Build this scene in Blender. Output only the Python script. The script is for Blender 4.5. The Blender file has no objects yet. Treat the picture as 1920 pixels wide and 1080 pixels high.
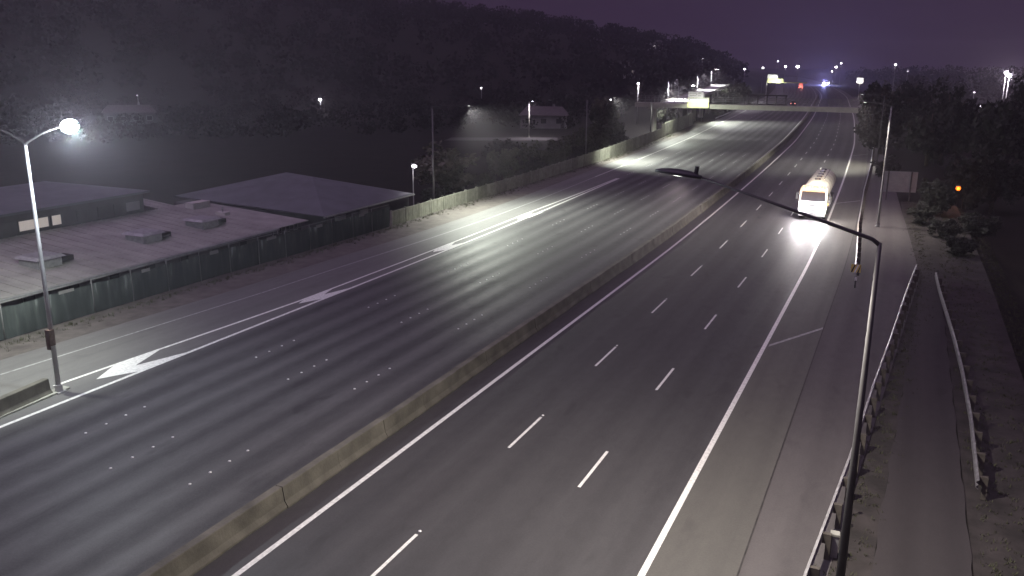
import bpy, math, random
import numpy as np
from mathutils import Matrix, Vector

# ------------------------------------------------------------------ camera, sky, sun, exposure
random.seed(7)
rng = np.random.default_rng(11)
sc = bpy.context.scene
C = sc.collection
rad = math.radians

cam_d = bpy.data.cameras.new('camera')
cam = bpy.data.objects.new('camera', cam_d)
C.objects.link(cam)
F_PX, PITCH, ROLL, CAM_H, YAW = 1609.5, 0.257821, 0.0064936, 14.148, 0.4254138
cam_d.sensor_width = 36.0
cam_d.lens = F_PX / 1920 * 36.0
cam_d.clip_start = 0.3
cam_d.clip_end = 9000
_f = Vector((0, math.cos(PITCH), -math.sin(PITCH)))
_r = Vector((1, 0, 0))
_u = _r.cross(_f)
_r2 = _r * math.cos(ROLL) + _u * math.sin(ROLL)
_u2 = _u * math.cos(ROLL) - _r * math.sin(ROLL)
_rot = Matrix.Rotation(YAW, 3, 'Z')
_m = Matrix((_rot @ _r2, _rot @ _u2, -(_rot @ _f))).transposed().to_4x4()
_m.translation = (0, 0, CAM_H)
cam.matrix_world = _m
sc.camera = cam

SKY_LOW, SKY_HIGH = (0.035, 0.019, 0.046), (0.026, 0.016, 0.037)
world = bpy.data.worlds.new('World')
sc.world = world
world.use_nodes = True
wn, wl = world.node_tree.nodes, world.node_tree.links
bg = wn['Background']
geo = wn.new('ShaderNodeTexCoord')
sep = wn.new('ShaderNodeSeparateXYZ')
wl.new(geo.outputs['Generated'], sep.inputs[0])
ramp = wn.new('ShaderNodeValToRGB')
ramp.color_ramp.elements[0].position = 0.0
ramp.color_ramp.elements[0].color = (*SKY_LOW, 1)
ramp.color_ramp.elements[1].position = 0.22
ramp.color_ramp.elements[1].color = (*SKY_HIGH, 1)
wl.new(sep.outputs[2], ramp.inputs[0])
wl.new(ramp.outputs[0], bg.inputs[0])
bg.inputs[1].default_value = 1.0

# faint diffuse glow of the clouded night sky
sun_d = bpy.data.lights.new('night_sky_glow', 'SUN')
sun_d.energy = 0.95
sun_d.angle = rad(60)
sun_d.color = (0.89, 0.63, 1.0)
sun = bpy.data.objects.new('night_sky_glow', sun_d)
sun.rotation_euler = (rad(18), rad(-14), 0)
C.objects.link(sun)

sc.view_settings.view_transform = 'Standard'
sc.view_settings.look = 'None'
sc.view_settings.exposure = 0.0
sc.view_settings.gamma = 1.0
sc.view_settings.use_curve_mapping = False
sc.cycles.max_bounces = 4
sc.cycles.diffuse_bounces = 2
sc.cycles.glossy_bounces = 2
sc.cycles.transmission_bounces = 2
sc.cycles.volume_bounces = 0
sc.cycles.sample_clamp_indirect = 3.0
sc.cycles.caustics_reflective = False
sc.cycles.caustics_refractive = False

HAZE = 0.0006

# ------------------------------------------------------------------ road curve
_cs = [-400, 0, 45, 60, 80, 95, 117, 144, 170, 200, 256, 302, 342, 413, 490, 589, 690, 800, 950, 1300, 2600]
_cv = [0, 0, 0, 0, -0.25, -0.6, -1.2, -2.1, -3.1, -4.8, -8.3, -11.8, -14.9, -20.6, -29.0, -41.5, -56, -74, -102, -180, -520]
_cm = []
for _i in range(len(_cs)):
    if _i == 0 or _i == len(_cs) - 1:
        _cm.append(0 if _i == 0 else (_cv[-1] - _cv[-2]) / (_cs[-1] - _cs[-2]))
    else:
        a_ = (_cv[_i] - _cv[_i - 1]) / (_cs[_i] - _cs[_i - 1])
        b_ = (_cv[_i + 1] - _cv[_i]) / (_cs[_i + 1] - _cs[_i])
        _cm.append((a_ + b_) / 2 if a_ * b_ > 0 else 0)


def cv(s):
    s = min(max(s, _cs[0]), _cs[-1])
    for i in range(len(_cs) - 1):
        if s <= _cs[i + 1]:
            break
    h = _cs[i + 1] - _cs[i]
    u = (s - _cs[i]) / h
    return ((2*u**3 - 3*u**2 + 1) * _cv[i] + (u**3 - 2*u**2 + u) * h * _cm[i]
            + (-2*u**3 + 3*u**2) * _cv[i + 1] + (u**3 - u**2) * h * _cm[i + 1])


def interp(x, tab):
    if x <= tab[0][0]:
        return tab[0][1]
    for (x0, y0), (x1, y1) in zip(tab, tab[1:]):
        if x <= x1:
            return y0 + (y1 - y0) * (x - x0) / (x1 - x0)
    return tab[-1][1]


def sstep(a, b, x):
    u = min(1.0, max(0.0, (x - a) / (b - a)))
    return u * u * (3 - 2 * u)


_ridge = [(-60, 10), (2, 10), (6, 13), (8.4, 17), (9.7, 19), (12.3, 23), (14.7, 27), (17, 31), (19.7, 36), (23.1, 41), (27.5, 46), (34, 52), (45, 58), (60, 62), (90, 60)]


def ground_z(X, Y):
    t = X - cv(Y)
    z = -0.05
    if t < -41.6:
        drop = 2.0 if Y < 66 else (2.0 + (1.2 - 2.0) * sstep(66, 80, Y))
        wid = 1.2 if Y < 66 else 6.0
        z = -0.05 - drop * sstep(0, wid, -41.6 - t)
    r = math.hypot(X, Y)
    th = math.degrees(math.atan2(-X, max(Y, 1.0)))
    if t < -45:
        z += (interp(th, _ridge) - 7 + 2) * sstep(280, 600, r) * sstep(45, 95, -t)
        z -= 2.2 * sstep(90, 200, -t) * (1 - sstep(280, 420, r))
    if t > 5.6:
        z = -0.05 - 3.6 * sstep(5.6, 10.5, t) - 2.0 * sstep(14, 60, t) * (1 - sstep(350, 700, r))
        z += 4.0 * sstep(320, 700, r) * sstep(10, 80, t)
    return z


# ------------------------------------------------------------------ mesh helpers
class MB:
    def __init__(s):
        s.v, s.f, s.uv = [], [], []

    def add(s, verts, faces):
        o = len(s.v)
        s.v += [tuple(map(float, q)) for q in verts]
        s.f += [tuple(o + i for i in q) for q in faces]

    def box(s, c, d, rz=0.0, M=None, taper=1.0):
        x, y, z = d[0] / 2, d[1] / 2, d[2] / 2
        vs = []
        for k, zz in enumerate((-z, z)):
            q = taper if k else 1.0
            vs += [(-x * q, -y * q, zz), (x * q, -y * q, zz), (x * q, y * q, zz), (-x * q, y * q, zz)]
        m = Matrix.Translation(c) @ Matrix.Rotation(rz, 4, 'Z')
        if M is not None:
            m = m @ M
        s.add([m @ Vector(q) for q in vs], [(3, 2, 1, 0), (4, 5, 6, 7), (0, 1, 5, 4), (1, 2, 6, 5), (2, 3, 7, 6), (3, 0, 4, 7)])

    def tube(s, pts, rs, n=10, cap=True):
        pts = [Vector(q) for q in pts]
        if not isinstance(rs, (list, tuple)):
            rs = [rs] * len(pts)
        rings = []
        for i, q in enumerate(pts):
            d = (pts[min(i + 1, len(pts) - 1)] - pts[max(i - 1, 0)]).normalized()
            up = Vector((0, 0, 1)) if abs(d.z) < 0.95 else Vector((1, 0, 0))
            a = d.cross(up).normalized()
            b = d.cross(a).normalized()
            rings.append([q + (a * math.cos(2*math.pi*k/n) + b * math.sin(2*math.pi*k/n)) * rs[i] for k in range(n)])
        vs = [q for r_ in rings for q in r_]
        fs = []
        for i in range(len(pts) - 1):
            for k in range(n):
                k2 = (k + 1) % n
                fs.append((i*n + k, i*n + k2, (i+1)*n + k2, (i+1)*n + k))
        if cap:
            fs.append(tuple(range(n - 1, -1, -1)))
            fs.append(tuple((len(pts) - 1) * n + k for k in range(n)))
        s.add(vs, fs)

    def loft(s, rings, closed=True, cap=True):
        n = len(rings[0])
        vs = [q for r_ in rings for q in r_]
        fs = []
        for i in range(len(rings) - 1):
            for k in range(n if closed else n - 1):
                k2 = (k + 1) % n
                fs.append((i*n + k, i*n + k2, (i+1)*n + k2, (i+1)*n + k))
        if cap and closed:
            fs.append(tuple(range(n - 1, -1, -1)))
            fs.append(tuple((len(rings) - 1) * n + k for k in range(n)))
        s.add(vs, fs)

    def ell(s, c, r, nu=12, nv=8, zmin=-1.0):
        rings = []
        for j in range(nv + 1):
            ph = -math.pi/2 + math.pi * j / nv
            z = max(math.sin(ph), zmin)
            rr = max(math.cos(ph), 0.02)
            rings.append([(c[0] + r[0]*rr*math.cos(2*math.pi*k/nu), c[1] + r[1]*rr*math.sin(2*math.pi*k/nu), c[2] + r[2]*z) for k in range(nu)])
        s.loft(rings)

    def mesh(s, name, smooth=False):
        me = bpy.data.meshes.new(name)
        me.from_pydata(s.v, [], s.f)
        if smooth:
            me.polygons.foreach_set('use_smooth', [True] * len(me.polygons))
        me.update()
        return me

    def build(s, name, mat, parent=None, smooth=False, loc=None):
        return link(name, s.mesh(name, smooth), mat, parent, loc)


def link(name, me, mat, parent=None, loc=None):
    if mat is not None and len(me.materials) == 0:
        me.materials.append(mat)
    o = bpy.data.objects.new(name, me)
    C.objects.link(o)
    if parent is not None:
        o.parent = parent
    if loc is not None:
        o.location = loc
    return o


def empty(name, loc=(0, 0, 0), rz=0.0, label=None, cat=None, group=None):
    o = bpy.data.objects.new(name, None)
    o.empty_display_size = 0.3
    C.objects.link(o)
    o.location = loc
    o.rotation_euler = (0, 0, rz)
    tag(o, label, cat, group)
    return o


def tag(o, label=None, cat=None, group=None, kind=None):
    for k, v in (('label', label), ('category', cat), ('group', group), ('kind', kind)):
        if v:
            o[k] = v
    return o


def light(parent, kind, loc, power, color, **kw):
    d = bpy.data.lights.new('lamp_light', kind)
    d.energy = power
    d.color = color
    rot = kw.pop('rot', None)
    for k, v in kw.items():
        setattr(d, k, v)
    o = bpy.data.objects.new('lamp_light', d)
    C.objects.link(o)
    o.parent = parent
    o.location = loc
    if rot:
        o.rotation_euler = rot
    return o


# ------------------------------------------------------------------ materials
def mat(name, col, rough=0.7, metal=0.0, var=0.25, scale=2.0, bump=0.0, bscale=30.0, spec=0.4, col2=None, rand=0.0):
    m = bpy.data.materials.new(name)
    m.use_nodes = True
    n, l = m.node_tree.nodes, m.node_tree.links
    p = n['Principled BSDF']
    p.inputs['Roughness'].default_value = rough
    p.inputs['Metallic'].default_value = metal
    p.inputs['Specular IOR Level'].default_value = spec
    g = n.new('ShaderNodeNewGeometry')
    nz = n.new('ShaderNodeTexNoise')
    nz.inputs['Scale'].default_value = scale
    nz.inputs['Detail'].default_value = 5
    l.new(g.outputs['Position'], nz.inputs['Vector'])
    cr = n.new('ShaderNodeValToRGB')
    c2 = col2 or tuple(c * (1 + var) for c in col)
    cr.color_ramp.elements[0].position = 0.3
    cr.color_ramp.elements[0].color = (*[c * (1 - var) for c in col], 1)
    cr.color_ramp.elements[1].position = 0.7
    cr.color_ramp.elements[1].color = (*c2, 1)
    l.new(nz.outputs[0], cr.inputs[0])
    out = cr.outputs[0]
    if rand:
        oi = n.new('ShaderNodeObjectInfo')
        mr = n.new('ShaderNodeMapRange')
        mr.inputs[3].default_value = 1 - rand
        mr.inputs[4].default_value = 1 + rand
        l.new(oi.outputs['Random'], mr.inputs[0])
        mx = n.new('ShaderNodeVectorMath')
        mx.operation = 'SCALE'
        l.new(out, mx.inputs[0])
        l.new(mr.outputs[0], mx.inputs['Scale'])
        out = mx.outputs[0]
    l.new(out, p.inputs['Base Color'])
    if bump:
        nb = n.new('ShaderNodeTexNoise')
        nb.inputs['Scale'].default_value = bscale
        nb.inputs['Detail'].default_value = 4
        l.new(g.outputs['Position'], nb.inputs['Vector'])
        b = n.new('ShaderNodeBump')
        b.inputs['Strength'].default_value = bump
        b.inputs['Distance'].default_value = 0.03
        l.new(nb.outputs[0], b.inputs['Height'])
        l.new(b.outputs[0], p.inputs['Normal'])
    return m


def emit(name, col, strength):
    m = bpy.data.materials.new(name)
    m.use_nodes = True
    n, l = m.node_tree.nodes, m.node_tree.links
    p = n['Principled BSDF']
    p.inputs['Base Color'].default_value = (*[c * .4 for c in col], 1)
    p.inputs['Emission Color'].default_value = (*col, 1)
    p.inputs['Emission Strength'].default_value = strength
    return m


def asphalt(name, dark, lite, lane0, lane_w, amount, rough=(0.42, 0.62)):
    """UV = (t, s) in metres: polished wheel paths along the lanes over a mottled aggregate."""
    m = bpy.data.materials.new(name)
    m.use_nodes = True
    n, l = m.node_tree.nodes, m.node_tree.links
    p = n['Principled BSDF']
    p.inputs['Specular IOR Level'].default_value = 0.32
    uv = n.new('ShaderNodeUVMap')
    sp = n.new('ShaderNodeSeparateXYZ')
    l.new(uv.outputs[0], sp.inputs[0])

    def math_(op, a, b=None):
        q = n.new('ShaderNodeMath')
        q.operation = op
        for i, x in enumerate((a, b)):
            if x is None:
                continue
            if isinstance(x, (int, float)):
                q.inputs[i].default_value = x
            else:
                l.new(x, q.inputs[i])
        return q.outputs[0]

    def noise(sx, sy, detail=4, dist=0.0):
        mp = n.new('ShaderNodeMapping')
        mp.inputs['Scale'].default_value = (sx, sy, 1)
        l.new(uv.outputs[0], mp.inputs[0])
        q = n.new('ShaderNodeTexNoise')
        q.inputs['Scale'].default_value = 1
        q.inputs['Detail'].default_value = detail
        q.inputs['Distortion'].default_value = dist
        l.new(mp.outputs[0], q.inputs['Vector'])
        return q.outputs[0]
    wob = math_('MULTIPLY', math_('SUBTRACT', noise(0.2, 0.02), 0.5), 0.5)
    ph = math_('MULTIPLY', math_('ADD', math_('SUBTRACT', sp.outputs[0], lane0), wob), 2 * math.pi / (lane_w / 2))
    wave = math_('MULTIPLY', math_('ADD', math_('COSINE', ph), 1.0), 0.5)
    strk = noise(2.2, 0.035, 5)
    mot = noise(0.5, 0.12, 6)
    fine = noise(14, 14, 3)
    k = math_('ADD', math_('MULTIPLY', wave, amount), math_('MULTIPLY', strk, 0.45))
    k = math_('ADD', k, math_('MULTIPLY', mot, 0.35))
    k = math_('ADD', k, math_('MULTIPLY', fine, 0.45))
    k = math_('ADD', k, math_('MULTIPLY', noise(2.6, 1.3, 5, 0.6), 0.4))
    k = math_('SUBTRACT', k, 0.56 + amount * 0.2)
    spot = noise(0.9, 0.35, 3, 0.3)
    spot = math_('MULTIPLY', math_('MAXIMUM', math_('SUBTRACT', spot, 0.62), 0.0), 2.2)
    k = math_('MAXIMUM', math_('SUBTRACT', k, spot), 0.0)
    # tar seams across and along
    cr = n.new('ShaderNodeMix')
    cr.data_type = 'RGBA'
    cr.inputs[6].default_value = (*dark, 1)
    cr.inputs[7].default_value = (*lite, 1)
    l.new(k, cr.inputs[0])
    l.new(cr.outputs[2], p.inputs['Base Color'])
    mr = n.new('ShaderNodeMapRange')
    mr.inputs[3].default_value = rough[1]
    mr.inputs[4].default_value = rough[0]
    l.new(k, mr.inputs[0])
    l.new(mr.outputs[0], p.inputs['Roughness'])
    b = n.new('ShaderNodeBump')
    b.inputs['Strength'].default_value = 0.35
    b.inputs['Distance'].default_value = 0.006
    l.new(noise(60, 60, 2), b.inputs['Height'])
    l.new(b.outputs[0], p.inputs['Normal'])
    return m


M = {}
M['asph_left'] = asphalt('asphalt_worn', (0.042, 0.040, 0.043), (0.128, 0.125, 0.127), -21.15, 3.4, 0.5, (0.50, 0.66))
M['asph_right'] = asphalt('asphalt_dark', (0.040, 0.038, 0.041), (0.082, 0.080, 0.084), -5.4, 3.45, 0.22, (0.45, 0.65))
M['asph_ramp'] = asphalt('asphalt_ramp', (0.11, 0.107, 0.107), (0.175, 0.172, 0.168), -36.5, 3.5, 0.12, (0.5, 0.7))
M['asph_shoulder'] = asphalt('shoulder_chip_seal', (0.070, 0.067, 0.064), (0.122, 0.118, 0.108), -3.0, 2.4, 0.15, (0.55, 0.75))
M['verge'] = asphalt('verge_seal', (0.070, 0.064, 0.066), (0.130, 0.120, 0.120), -1.0, 2.8, 0.2, (0.7, 0.85))
M['patch'] = asphalt('asphalt_darker', (0.036, 0.035, 0.037), (0.070, 0.068, 0.070), -21.15, 3.4, 0.3, (0.45, 0.6))
M['path'] = asphalt('path_seal', (0.034, 0.030, 0.032), (0.060, 0.054, 0.055), 2.0, 2.6, 0.25, (0.7, 0.85))
M['paint'] = mat('road_paint', (0.70, 0.70, 0.67), 0.55, var=0.22, scale=7, bump=0.3, col2=(0.84, 0.84, 0.81))
M['paint_old'] = mat('worn_road_paint', (0.30, 0.30, 0.30), 0.6, var=0.35, scale=5)
M['stud'] = mat('ceramic_stud', (0.85, 0.85, 0.85), 0.15, var=0.05, spec=0.8)
M['tar'] = mat('tar_joint', (0.035, 0.032, 0.032), 0.8, var=0.5, scale=2)
M['concrete'] = mat('stained_concrete', (0.112, 0.104, 0.088), 0.85, var=0.35, scale=1.1, bump=0.6, bscale=9, rand=0.08)
M['kerb'] = mat('kerb_concrete', (0.30, 0.30, 0.27), 0.8, var=0.2, scale=2, bump=0.3)
M['ground'] = mat('grass_and_earth', (0.019, 0.018, 0.015), 0.95, var=0.2, scale=0.3, bump=0.5, bscale=3, col2=(0.024, 0.022, 0.019), spec=0.1)
M['mown'] = mat('mown_grass', (0.030, 0.027, 0.025), 0.9, var=0.4, scale=0.9, bump=0.9, bscale=6, col2=(0.050, 0.043, 0.042))
M['leaf_far'] = mat('leaf_far', (0.020, 0.020, 0.017), 0.95, var=0.3, scale=0.25, spec=0.1)
M['bank'] = mat('earth_bank', (0.10, 0.088, 0.082), 0.9, var=0.3, scale=1.2, bump=0.8, bscale=4)
M['grass'] = mat('grass_blade', (0.055, 0.060, 0.030), 0.8, var=0.4, scale=3, rand=0.1)
M['steel'] = mat('galvanised_steel', (0.55, 0.55, 0.56), 0.42, 0.55, var=0.12, scale=5, rand=0.05)
M['dull_steel'] = mat('dull_galvanised_steel', (0.16, 0.155, 0.165), 0.6, 0.2, var=0.25, scale=4)
M['worn_steel'] = mat('worn_galvanised_steel', (0.40, 0.39, 0.40), 0.5, 0.3, var=0.25, scale=3)
M['pole'] = mat('galvanised_pole', (0.42, 0.41, 0.42), 0.5, 0.35, var=0.12, scale=3)
M['greypole'] = mat('dull_grey_pole', (0.20, 0.195, 0.20), 0.55, 0.3, var=0.12, scale=3)
M['darkpole'] = mat('weathered_dark_pole', (0.075, 0.072, 0.075), 0.55, 0.3, var=0.15, scale=3)
M['head'] = mat('lamp_housing', (0.06, 0.06, 0.065), 0.5, var=0.1)
M['timber_post'] = mat('timber_post', (0.075, 0.066, 0.058), 0.85, var=0.3, scale=6)
M['noise_wall'] = mat('noise_wall_panel', (0.27, 0.27, 0.225), 0.85, var=0.22, scale=2.2, bump=0.4, bscale=6, rand=0.22)
M['roof'] = mat('faded_roof_sheet', (0.305, 0.30, 0.28), 0.6, 0.1, var=0.22, scale=0.7, bump=0.2, bscale=3, rand=0.07)
M['roof_dark'] = mat('dark_roof_sheet', (0.125, 0.13, 0.145), 0.6, 0.1, var=0.15, scale=0.6, rand=0.05)
M['wall'] = mat('painted_wall', (0.26, 0.25, 0.25), 0.8, var=0.15, scale=1)
M['wall_dark'] = mat('dark_cladding', (0.09, 0.085, 0.09), 0.8, var=0.2, scale=1)
M['vent'] = mat('vent_metal', (0.33, 0.33, 0.34), 0.55, 0.3, var=0.2, scale=4)
M['vent_dark'] = mat('vent_opening', (0.02, 0.02, 0.02), 0.8, var=0.2)
M['glass_dark'] = mat('dark_window_glass', (0.03, 0.03, 0.035), 0.1, var=0.1, spec=0.6)
M['white_wall'] = mat('house_wall', (0.5, 0.48, 0.46), 0.8, var=0.1)
M['house_roof'] = mat('house_roof', (0.10, 0.09, 0.09), 0.8, var=0.2)
M['bark'] = mat('bark', (0.075, 0.06, 0.05), 0.9, var=0.3, scale=5)
M['leaf'] = mat('leaf', (0.055, 0.062, 0.036), 0.7, var=0.45, scale=1.1, rand=0.25)
M['leaf_pale'] = mat('leaf_pale', (0.12, 0.12, 0.085), 0.7, var=0.4, scale=1.1, rand=0.15)
M['leaf_dark'] = mat('leaf_dark', (0.020, 0.022, 0.017), 0.8, var=0.4, scale=1.1, rand=0.2)
M['sign_white'] = mat('sign_sheeting_white', (0.82, 0.82, 0.80), 0.5, var=0.03)
M['sign_green'] = mat('sign_sheeting_lime', (0.74, 0.80, 0.36), 0.5, var=0.03)
M['sign_mark'] = mat('sign_print_grey', (0.33, 0.34, 0.30), 0.6, var=0.05)
M['sign_back'] = mat('sign_back', (0.30, 0.30, 0.32), 0.6, 0.2, var=0.12, scale=2)
M['bridge'] = mat('bridge_concrete', (0.36, 0.36, 0.30), 0.8, var=0.18, scale=0.8)
M['ramp_deck'] = mat('ramp_concrete', (0.48, 0.48, 0.46), 0.8, var=0.12, scale=0.6)
M['truck_white'] = mat('truck_paint', (0.72, 0.71, 0.66), 0.3, var=0.06, spec=0.6)
M['tank'] = mat('tank_cream', (0.80, 0.78, 0.66), 0.25, var=0.06, scale=1, spec=0.6)
M['black'] = mat('black_rubber', (0.025, 0.025, 0.025), 0.7, var=0.2)
M['chrome'] = mat('bright_metal', (0.7, 0.7, 0.7), 0.2, 0.9, var=0.05)
M['car_dark'] = mat('car_paint_dark', (0.06, 0.06, 0.08), 0.3, var=0.05, spec=0.6)
M['car_white'] = mat('car_paint_white', (0.7, 0.7, 0.7), 0.3, var=0.05, spec=0.6)
M['tail_red'] = mat('tail_lens_and_glow_red', (0.42, 0.26, 0.24), 0.4, var=0.1)  # tail light glow put into the truck box colour; also unlit lenses
M['yellow'] = mat('marker_yellow', (0.70, 0.55, 0.16), 0.5, var=0.05)
M['rust'] = mat('rusty_box', (0.085, 0.055, 0.045), 0.85, var=0.4, scale=8)
M['led_main'] = emit('led_lens_bright', (0.86, 0.97, 1.0), 25)
M['led_off'] = emit('led_lens', (0.95, 1.0, 0.9), 6)
M['led_far'] = emit('far_lamp_lens', (0.97, 0.90, 1.0), 26)
M['led_mid'] = emit('street_lamp_lens', (0.97, 0.93, 1.0), 14)
M['led_dim'] = emit('dim_lamp_lens', (0.95, 0.85, 1.0), 2.2)
M['sodium'] = emit('sodium_lens', (1.0, 0.17, 0.012), 2.4)
M['headlight'] = emit('headlight_lens', (1.0, 0.98, 1.0), 22)
M['amber'] = emit('amber_lens', (1.0, 0.36, 0.06), 7)
M['tail'] = emit('tail_lens', (1.0, 0.30, 0.25), 5)
M['blue'] = emit('blue_beacon', (0.22, 0.22, 1.0), 160)
M['window_lit'] = emit('lit_window', (1.0, 0.9, 0.95), 1.6)
M['window_warm'] = emit('lit_window_soft', (1.0, 0.88, 0.80), 0.3)

# fabric of the green fence, frayed pale along the top
m = bpy.data.materials.new('green_scrim')
m.use_nodes = True
n, l = m.node_tree.nodes, m.node_tree.links
p = n['Principled BSDF']
p.inputs['Roughness'].default_value = 0.85
g = n.new('ShaderNodeNewGeometry')
s_ = n.new('ShaderNodeSeparateXYZ')
l.new(g.outputs['Position'], s_.inputs[0])
mp = n.new('ShaderNodeMapping')
mp.inputs['Scale'].default_value = (0.5, 1.6, 0.28)
l.new(g.outputs['Position'], mp.inputs[0])
nz = n.new('ShaderNodeTexNoise')
nz.inputs['Scale'].default_value = 1.5
nz.inputs['Detail'].default_value = 6
l.new(mp.outputs[0], nz.inputs['Vector'])
ad = n.new('ShaderNodeMath')
ad.operation = 'MULTIPLY_ADD'
l.new(s_.outputs[2], ad.inputs[0])
ad.inputs[1].default_value = 0.13
l.new(nz.outputs[0], ad.inputs[2])
cr = n.new('ShaderNodeValToRGB')
e = cr.color_ramp.elements
e[0].position, e[0].color = 0.35, (0.026, 0.032, 0.034, 1)
e[1].position, e[1].color = 0.92, (0.26, 0.28, 0.28, 1)
q = e.new(0.62)
q.color = (0.040, 0.049, 0.050, 1)
q = e.new(0.80)
q.color = (0.072, 0.084, 0.083, 1)
l.new(ad.outputs[0], cr.inputs[0])
l.new(cr.outputs[0], p.inputs['Base Color'])
M['scrim'] = m

# ------------------------------------------------------------------ ground, roads
xs = [-1500, -1000, -700, -520, -420, -340, -280, -230, -190, -160, -135, -115, -100, -88, -78, -70, -63, -57, -52, -48, -45.5, -44, -43, -42.2, -41.6, -38, -30, -18, -6, 0, 3, 5.6, 6.6, 7.6, 8.6, 9.6, 10.6, 13, 18, 26, 36, 50, 70, 100, 150, 230, 350, 550, 900, 1500]
ys = [-150, -60] + list(range(-20, 240, 8)) + list(range(240, 760, 20)) + [800, 860, 940, 1040, 1200, 1500, 2000, 2600]
mb = MB()
for y in ys:
    for t in xs:
        X = t + cv(y)
        z = ground_z(X, y)
        if t < -43.5 or t > 8:
            z += (0.25 if math.hypot(X, y) > 230 else 0.05) * math.sin(X * 0.31 + y * 0.17) * math.cos(y * 0.23 - X * 0.11)
        mb.v.append((X, y, z))
nx = len(xs)
for j in range(len(ys) - 1):
    for i in range(nx - 1):
        mb.f.append((j*nx + i, j*nx + i + 1, (j+1)*nx + i + 1, (j+1)*nx + i))
tag(mb.build('ground', M['ground'], smooth=True), 'dark grassy ground with a hill on one side', kind='structure')


def stations(s0, s1, near=2.0):
    out = [s0]
    while out[-1] < s1:
        s = out[-1]
        out.append(min(s1, s + (near if s < 120 else 5.0 if s < 400 else 12.0)))
    return out


def strip(name, mat_, tl, tr, s0, s1, z, parent=None, thick=0.0, near=2.0):
    """sheet between the offsets tl(s) and tr(s), UV = (t, s)"""
    fl = tl if callable(tl) else (lambda s: tl)
    fr = tr if callable(tr) else (lambda s: tr)
    ss = stations(s0, s1, near)
    vs, fs, uvs = [], [], []
    for s in ss:
        for k in range(5):
            t = fl(s) + (fr(s) - fl(s)) * k / 4
            vs.append((t + cv(s), s, z))
            uvs.append((t, s))
    for j in range(len(ss) - 1):
        for k in range(4):
            fs.append((j*5 + k, j*5 + k + 1, j*5 + k + 6, j*5 + k + 5))
    me = bpy.data.meshes.new(name)
    me.from_pydata(vs, [], fs)
    uvl = me.uv_layers.new(name='UVMap')
    for lp in me.loops:
        uvl.data[lp.index].uv = uvs[lp.vertex_index]
    return link(name, me, mat_, parent)


ramp_edge = [(10, -38.2), (24, -36.95), (32, -36.4), (41, -35.8), (49, -35.5), (60, -34.9), (72, -34.55), (83, -34.5), (105, -34.8), (128, -35.0), (166, -35.4), (216, -36.2), (300, -36.6), (900, -36.6)]
gore_left = [(24.3, -33.45), (29, -33.2), (34, -32.85), (40, -32.5), (52, -32.4), (60, -32.42), (75, -32.4), (92, -32.0), (104, -31.85)]
gore_right = [(0, -31.45), (45, -31.45), (58, -31.45), (75, -31.5), (91, -31.55), (104, -31.6)]
f_edge = lambda s: interp(s, ramp_edge)
f_gl = lambda s: interp(s, gore_left)
f_gr = lambda s: interp(s, gore_right)
far_left = lambda s: f_edge(s) - interp(s, [(20, 1.9), (60, 2.2), (120, 2.6), (300, 2.8)])

S0, S1 = -25, 1000
road_l = tag(strip('road', M['asph_left'], lambda s: f_gr(s) if s < 95 else f_gr(95), -17.6, S0, S1, 0.0), 'worn asphalt of the carriageway left of the median barrier', kind='structure')
road_r = tag(strip('road', M['asph_right'], -17.6, -5.4, S0, S1, 0.0), 'dark asphalt of the carriageway right of the median barrier', kind='structure')
road_ramp = tag(strip('road', M['asph_ramp'], far_left, lambda s: f_gr(s) if s < 95 else f_gr(95), S0, S1, 0.0), 'grey asphalt of the merging slip lane and its shoulder', kind='structure')
road_sh = tag(strip('road', M['asph_shoulder'], -5.4, -3.0, S0, S1, 0.0), 'pale chip seal shoulder beside the truck', kind='structure')
verge = tag(strip('verge', M['verge'], -2.99, lambda s: interp(s, [(0, -1.6), (23, -0.7), (64, 1.9), (90, 1.0), (160, -1.0), (400, -1.0)]), S0, 420, -0.004), 'sealed verge between shoulder and guardrail', kind='structure')
tag(strip('verge', M['mown'], 3.15, 6.2, -15, 100, -0.03), 'rough mown grass beyond the service path', kind='structure')
tag(strip('verge', M['mown'], lambda s: interp(s, [(0, -1.62), (23, -0.72), (64, 1.88), (90, .98), (100, .9)]), lambda s: interp(s, [(0, -0.48), (23, 0.42), (64, 2.07), (66, 3.2), (100, 3.2)]), -15, 100, -0.02), 'narrow grass strip behind the near guardrail', kind='structure')
strip('tar_joint', M['tar'], -3.035, -2.985, S0, 140, 0.005, road_sh)
path = tag(strip('path', M['path'], lambda s: interp(s, [(0, -0.5), (23, 0.4), (64, 2.05)]) + .04 * math.sin(s * 1.3) + .02 * math.sin(s * 3.7), lambda s: 3.12 + .03 * math.sin(s * 1.7) + .015 * math.sin(s * 4.1), -15, 66, 0.004, near=.7), 'narrow dark service path between two guardrails', kind='structure')
tag(strip('bank', M['bank'], -41.6, lambda s: far_left(s) + 0.02, 0, 210, -0.012), 'bare earth strip below the green fence and noise wall', kind='structure')
strip('dark_patch', M['patch'], lambda s: -35.0, -20.4, 144.5, 167, 0.004, road_l, near=5)  # darker rectangle across the left lanes


def line(name, parent, ft, s0, s1, w=0.16, m='paint', z=0.006, near=2.0):
    f = ft if callable(ft) else (lambda s: ft)
    return strip(name, M[m], lambda s: f(s) - w / 2, lambda s: f(s) + w / 2, s0, s1, z, parent, near=near)


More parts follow.
